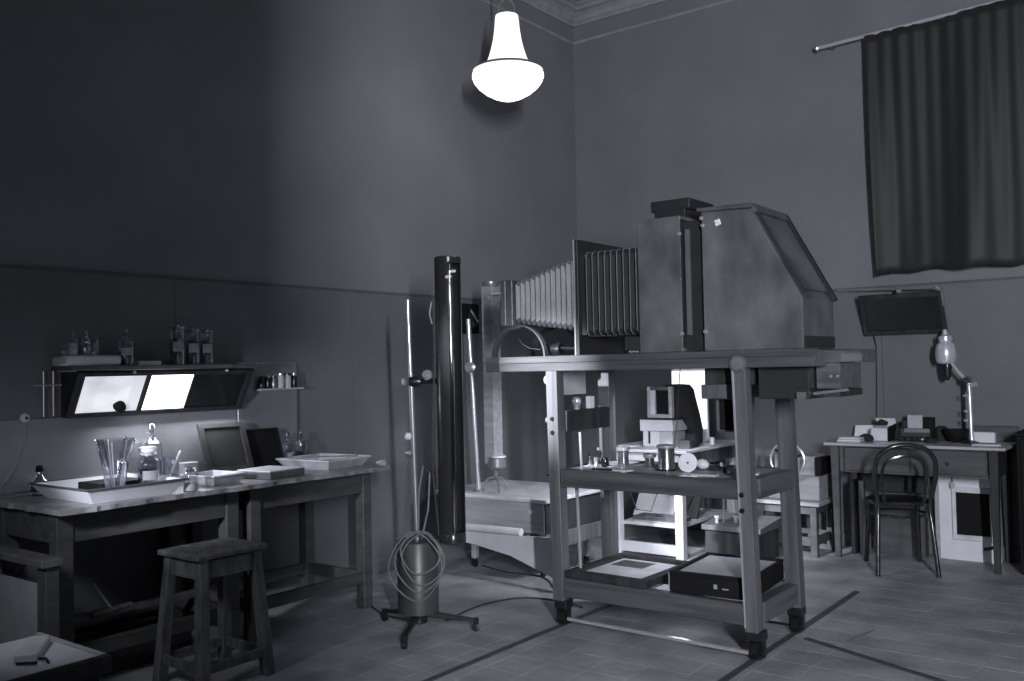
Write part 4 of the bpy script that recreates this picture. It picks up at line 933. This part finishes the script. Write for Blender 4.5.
o = MB().tube([(1.10, -1.16, .71), (1.14, -1.20, .5), (1.22, -1.22, .34), (1.32, -1.20, .33), (1.38, -1.18, .50), (1.42, -1.16, .70)], .005, 6).build('looped_cord', 'cable_dark', smooth=True); tag(o, 'dark cord sagging in a loop below the white bench front', 'cord'); origin(o, (1.25, -1.18, .5))

# ------------------------------------------------------------------ handwheel machine and low bench
t = thing('low_bench', 'low grey wooden bench between white bench and desk', 'bench', (2.0, -.35, 0))
table(t, 1.80, 2.22, -.55, -.18, .345, .045, .06, 'desk_wood', 'desk_wood', stretch=(.10,))
MB().box(1.77, 2.25, -.58, -.15, .345, .372).build('top', 'light_wood', t, .003)
t = thing('letter_press', 'grey box machine with a shiny handwheel standing on the low bench', 'machine', (2.05, -.35, .3725))
MB().box(1.86, 2.22, -.48, -.20, .3725, .535).build('lower_case', 'chest_wood', t, .003)
MB().box(1.90, 2.18, -.45, -.22, .535, .67).build('upper_case', 'chest_wood', t, .003)
MB().box(2.182, 2.225, -.44, -.24, .54, .66).build('dark_side', 'black', t, .003)
mb = MB(); mb.tube([(2.035+.118*math.cos(2*PI*i/32), -.56-.0*math.cos(2*PI*i/32), .65+.118*math.sin(2*PI*i/32)) for i in range(32)], .010, 8, closed=True); hw = mb.build('handwheel', 'steel', t, smooth=True)
for a in (20, 140, 260): MB().tube([(2.035, -.56, .65), (2.035+.115*math.cos(math.radians(a)), -.56, .65+.115*math.sin(math.radians(a)))], .008, 6).build('spoke', 'gun_metal', hw)
MB().lathe([(.022, 0), (.022, .03)], (2.035, -.545, .65), 14, (0, -1, 0)).build('wheel_hub', 'gun_metal', hw, smooth=True)
MB().tube([(2.035, -.55, .65), (2.035, -.45, .62)], .012, 8).build('shaft', 'gun_metal', t)

# ------------------------------------------------------------------ desk on the far wall
DT = .775
t = thing('writing_desk', 'dark wooden desk with drawers against the far wall', 'desk', (2.83, -.25, 0))
for x in (2.30, 3.265):
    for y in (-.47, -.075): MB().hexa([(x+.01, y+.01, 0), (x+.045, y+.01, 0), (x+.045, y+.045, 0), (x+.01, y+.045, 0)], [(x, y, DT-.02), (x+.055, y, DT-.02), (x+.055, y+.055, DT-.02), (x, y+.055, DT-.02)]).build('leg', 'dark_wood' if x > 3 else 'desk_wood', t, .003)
MB().box(2.36, 2.385, -.46, -.44, .58, DT-.02).build('front_post', 'desk_wood', t); MB().box(2.365, 3.255, -.445, -.43, .575, DT-.02).build('front_frame', 'desk_wood', t)
for a, b in ((2.39, 2.80), (2.81, 3.25)):
    d = MB().box(a, b, -.46, -.446, .59, DT-.035).build('drawer', 'desk_wood', t, .003)
    MB().lathe([(.006, 0), (.012, .01), (.008, .018)], ((a+b)/2, -.46, .66), 10, (0, -1, 0)).build('knob', 'dark_wood', d)
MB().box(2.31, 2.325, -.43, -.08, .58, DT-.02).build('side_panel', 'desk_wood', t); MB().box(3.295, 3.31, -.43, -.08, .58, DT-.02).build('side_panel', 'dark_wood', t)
MB().box(2.36, 3.26, -.05, -.035, .40, DT-.02).build('back_panel', 'dark_wood', t)
MB().box(2.27, 3.37, -.515, -.015, DT-.02, DT).build('top', 'light_wood', t, .004)
MB().box(3.10, 3.37, -.045, -.02, DT, DT+.10).build('back_ledge', 'desk_wood', t, .003)
D = DT+.0005
t = thing('paper_box', 'stack of white papers at the left end of the desk', 'papers', (2.43, -.40, D))
for i in range(4): MB().box(2.345+.004*i, 2.50-.002*i, -.47+.005*i, -.34, D+.008*i, D+.008*(i+1)-.001).build('sheet', 'paper' if i % 2 else 'card', t)
o = MB().hexa([(2.36, -.14, D), (2.53, -.12, D), (2.53, -.11, D), (2.36, -.13, D)], [(2.36, -.10, D+.09), (2.53, -.08, D+.095), (2.53, -.07, D+.095), (2.36, -.09, D+.09)]).build('white_card', 'paper'); tag(o, 'white card standing upright behind the paper stack on the desk', 'card'); origin(o, (2.44, -.12, D))
t = thing('open_carton', 'open carton with a bright white lid and dark inside on the desk', 'carton', (2.57, -.22, D), -.15)
MB().hexa([(-.06, -.05, 0), (.06, -.05, 0), (.06, .04, 0), (-.06, .04, 0)], [(-.05, -.05, .085), (.06, -.05, .085), (.075, .04, .10), (-.04, .04, .10)]).build('front', 'paper', t, .002, world=False)
MB().hexa([(-.045, .045, .10), (.085, .045, .10), (.085, .05, .10), (-.045, .05, .10)], [(-.05, .02, .15), (.085, .02, .15), (.085, .025, .15), (-.05, .025, .15)]).build('lid', 'paper', t, world=False)
MB().hexa([(.062, -.05, 0), (.078, -.05, 0), (.078, .04, 0), (.062, .04, 0)], [(.062, -.05, .085), (.078, -.05, .10), (.09, .04, .12), (.076, .04, .10)]).build('dark_side', 'black', t, world=False)
MB().tube([(-.03, .0, .11), (.0, .0, .125), (.04, .01, .115)], [.012, .022, .012], 8).build('dark_contents', 'black_cloth', t, world=False)
for i, (x, y, z, w_, lab) in enumerate(((2.50, -.33, .05, .045, 'black crumpled cloth lump in front of the open carton'), (2.655, -.18, .10, .035, 'dark bag right of the open carton on the desk'), (2.93, -.12, .10, .05, 'black shapeless bundle right of the scale-like apparatus'), (2.90, -.30, .03, .04, 'small black lump in front of the apparatus on the desk'))):
    mb = MB(); mb.lathe([(w_*.8, 0), (w_, z*.3), (w_*.9, z*.7), (w_*.4, z)], (0, 0, 0), 14)
    rr = random.Random(i)
    for v in mb.bm.verts: v.co.x += rr.uniform(-.006, .006); v.co.y += rr.uniform(-.006, .006)
    o = mb.build('dark_bundle', 'black_cloth', smooth=True, world=False); o.location = (x, y, D); tag(o, lab, 'bundle')
t = thing('desk_apparatus', 'grey boxed apparatus with a pale block on top, middle of desk', 'apparatus', (2.80, -.2, D))
MB().box(2.68, 2.86, -.24, -.14, D, D+.03).build('base', 'gun_metal', t, .003); MB().box(2.69, 2.88, -.23, -.15, D+.03, D+.085).build('body', 'ballast', t, .004)
MB().box(2.72, 2.88, -.235, -.23, D+.06, D+.085).build('front_plate', 'dull_steel', t)
MB().box(2.735, 2.83, -.21, -.15, D+.085, D+.175).build('pale_block', 'card', t, .004)
MB().box(2.70, 2.735, -.20, -.16, D+.085, D+.14).build('dark_block', 'dark_wood', t, .003); MB().box(2.83, 2.90, -.20, -.16, D+.085, D+.16).build('dark_block', 'black', t, .003)
for k in range(4): MB().lathe([(.008, 0), (.012, .01), (.008, .02)], (2.72+.04*k, -.24, D+.015), 10, (0, -1, 0)).build('knob', 'steel' if k == 3 else 'gun_metal', t)
t = thing('black_bowl', 'black round bowl lying beside the lamp stand on the desk', 'bowl', (3.03, -.2, D))
MB().lathe([(.03, 0), (.055, .02), (.075, .055), (.08, .085), (.076, .085), (.07, .055), (.05, .024), (.0, .006)], (3.03, -.19, D), 24, caps=False).build('body', 'black', t, smooth=True)
for i, (x, y, a, L, W, lab) in enumerate(((2.68, -.40, .1, .20, .10, 'large white sheet on the desk behind the chair back'), (2.80, -.45, -.1, .12, .07, 'small white sheet near the front edge of the desk'), (3.24, -.38, .2, .16, .11, 'pale papers at the right front of the desk'), (3.17, -.12, 0, .16, .06, 'white box-like packet behind the lamp stand'))):
    h = (.003, .003, .012, .065)[i]
    o = MB().box(-L/2, L/2, -W/2, W/2, 0, h).build('desk_paper', 'paper' if i != 2 else 'card', world=False); o.location = (x, y, D); o.rotation_euler = (0, 0, a); tag(o, lab, 'paper')
# shiny jointed lamp
t = thing('desk_lamp', 'shiny jointed metal lamp with a pear-shaped silver shade on the desk', 'lamp', (3.12, -.23, D))
MB().lathe([(.05, 0), (.05, .01), (.02, .02)], (3.13, -.26, D), 18).build('base', 'gun_metal', t, smooth=True)
MB().tube([(3.135, -.25, D+.01), (3.125, -.22, 1.15), (3.12, -.22, 1.19)], .013, 10).build('pole', 'nickel', t, smooth=True)
MB().tube([(3.12, -.22, 1.17), (3.06, -.205, 1.235), (3.02, -.19, 1.29)], .011, 8).build('arm', 'nickel', t, smooth=True)
MB().lathe([(.015, -.03), (.026, -.015), (.026, .015), (.015, .03)], (3.12, -.225, 1.185), 12, (0, 1, 0)).build('joint', 'brass', t, smooth=True)
MB().lathe([(.012, 0), (.022, .008), (.014, .04)], (3.14, -.245, 1.15), 12, (1, -.3, .1)).build('wing_screw', 'steel', t, smooth=True)
for z in (1.08, .98, .92): MB().lathe([(.006, 0), (.011, .006), (.006, .025)], (3.115, -.235, z), 10, (-1, 0, 0)).build('thumb_screw', 'steel', t, smooth=True)
MB().lathe([(.02, 1.285), (.050, 1.292), (.060, 1.31), (.064, 1.36), (.058, 1.41), (.040, 1.430), (.036, 1.437), (.042, 1.443), (.042, 1.468), (.020, 1.482), (.014, 1.512), (.006, 1.518)], (2.985, -.19, 0), 26).build('shade', 'nickel', t, smooth=True)
MB().lathe([(.028, 1.287), (.032, 1.26), (.024, 1.24), (.028, 1.215), (.01, 1.18)], (2.99, -.19, 0), 16).build('socket', 'gun_metal', t, smooth=True)
# black block added right of the desk for the dark shadow there
t = thing('shadow_block', 'black block standing in for the shadow right of the desk at the picture edge', 'cabinet', (3.7, -.25, 0))
MB().box(3.41, 4.1, -.40, -.03, 0, .84).build('body', 'black', t, .004); MB().box(3.40, 4.11, -.41, -.03, .84, .86).build('top', 'black', t, .004)
MB().box(3.43, 3.75, -.408, -.401, .05, .82).build('front_slab', 'black', t, .003); MB().box(3.76, 4.08, -.408, -.401, .05, .82).build('front_slab', 'black', t, .003)
# things under the desk
t = thing('stove_panel', 'white enamel panel with a square black window under the desk', 'panel', (3.08, -.13, 0))
MB().box(2.88, 3.265, -.15, -.125, .0, .565).build('plate', 'enamel', t, .003)
MB().box(2.88, 2.905, -.16, -.15, .0, .565).build('edge_strip', 'light_wood', t)
for a in ((2.985, 3.235, .445, .48), (2.985, 3.235, .135, .17), (2.985, 3.01, .17, .445), (3.21, 3.235, .17, .445)): MB().box(a[0], a[1], -.168, -.15, a[2], a[3]).build('window_frame', 'porcelain', t, .003)
MB().box(3.01, 3.21, -.158, -.15, .17, .445).build('black_window', 'black', t)
MB().tube([(2.99, -.16, .48), (2.99, -.165, .56), (2.99, -.17, .68)], .005, 6).build('pull_cord', 'cable', t); MB().lathe([(.012, 0), (.018, .02), (.012, .04)], (2.99, -.168, .47), 10).build('weight', 'card', t)
MB().tube([(3.17, -.17, .09), (3.21, -.18, .10), (3.245, -.17, .12)], .01, 8).build('tap', 'gun_metal', t); MB().lathe([(.01, 0), (.02, .03), (.008, .05)], (3.245, -.17, .11), 10).build('tap_handle', 'porcelain', t)
o = MB().box(2.50, 2.82, -.20, -.10, .0, .42); b_ = o.build('plank_crate', 'mid_wood', bevel=.004); tag(b_, 'brown wooden crate behind the chair under the desk', 'crate'); origin(b_, (2.66, -.15, 0))
for i in range(3): MB().box(2.505, 2.815, -.207, -.20, .01+.138*i, .143+.138*i).build('plank', 'desk_wood', b_)
t = thing('dark_board', 'dark upright board leaning in the shadow under the left side of the desk', 'board', (2.4, -.15, 0))
MB().box(2.37, 2.395, -.30, -.10, 0, .50).build('plank', 'dark_wood', t, .002); MB().box(2.42, 2.46, -.28, -.26, 0, .50).build('light_plank', 'mid_wood', t, .002)

# ------------------------------------------------------------------ bentwood chair
t = thing('bentwood_chair', 'glossy dark bentwood chair with a looped back facing the desk', 'chair', (2.762, -.60, 0), math.radians(26))
def smooth_path(pts, n=6):
    P_ = [Vector(p) for p in pts]; out = []
    for i in range(len(P_)-1):
        a, b, c, d = P_[max(i-1, 0)], P_[i], P_[i+1], P_[min(i+2, len(P_)-1)]
        for k in range(n):
            s = k/n; out.append(.5*((2*b) + (c-a)*s + (2*a-5*b+4*c-d)*s*s + (-a+3*b-3*c+d)*s**3))
    out.append(P_[-1]); return out
bk = [(-.175, -.235, 0), (-.160, -.195, .25), (-.150, -.17, .42), (-.165, -.20, .52), (-.175, -.235, .62), (-.162, -.265, .72), (-.10, -.285, .785), (0, -.29, .805), (.10, -.285, .785), (.162, -.265, .72), (.175, -.235, .62), (.165, -.20, .52), (.150, -.17, .42), (.160, -.195, .25), (.175, -.235, 0)]
MB().tube(smooth_path(bk), .0145, 10).build('back_hoop', 'chair_wood', t, smooth=True, world=False)
ib = [(-.11, -.175, .42), (-.125, -.19, .52), (-.130, -.212, .62), (-.10, -.23, .70), (0, -.238, .735), (.10, -.23, .70), (.130, -.212, .62), (.125, -.19, .52), (.11, -.175, .42)]
MB().tube(smooth_path(ib), .010, 8).build('inner_hoop', 'chair_wood', t, smooth=True, world=False)
for sx in (-1, 1): MB().tube(smooth_path([(sx*.15, .16, .42), (sx*.155, .175, .25), (sx*.165, .22, 0)]), .0155, 10).build('leg', 'chair_wood', t, smooth=True, world=False)
MB().lathe([(.165, 0), (.19, .003), (.197, .015), (.19, .028), (.165, .03)], (0, 0, .415), 36).build('seat_ring', 'chair_wood', t, smooth=True, world=False)
MB().lathe([(.165, .026), (.02, .022)], (0, 0, .415), 30).build('seat', 'mid_wood', t, world=False)
MB().tube([(.165*math.cos(2*PI*i/36), .165*math.sin(2*PI*i/36), .35) for i in range(36)], .009, 8, closed=True).build('brace_ring', 'chair_wood', t, smooth=True, world=False)

# ------------------------------------------------------------------ cables on the floor
def cable(label, pts, r=.005, m='cable_dark'):
    o = MB().tube(smooth_path(pts, 5), r, 6).build('floor_cable', m, smooth=True); tag(o, label, 'cable'); origin(o, pts[0]); return o
cable('dark cable curving over the floor from the chest to the trolley', [(.45, -1.95, .006), (.70, -2.02, .006), (1.0, -2.02, .006), (1.25, -2.25, .006), (1.45, -2.35, .006)])
cable('dark cable on the floor from the ballast stand towards the trolley', [(1.14, -3.10, .006), (1.10, -2.75, .006), (1.20, -2.50, .006), (1.45, -2.45, .006), (1.60, -2.50, .006)])
cable('thin dark cable on the floor between the bench leg and the stand', [(.50, -3.02, .006), (.62, -3.12, .006), (.80, -3.20, .006), (1.0, -3.2, .006)])
o = MB().bar((2.98, -2.33, .003), (3.02, -2.08, .003), .006, .005).build('floor_splinter', 'cable'); tag(o, 'thin reddish splinter lying on the tiles right of the trolley', 'splinter'); origin(o, (3.0, -2.2, 0))
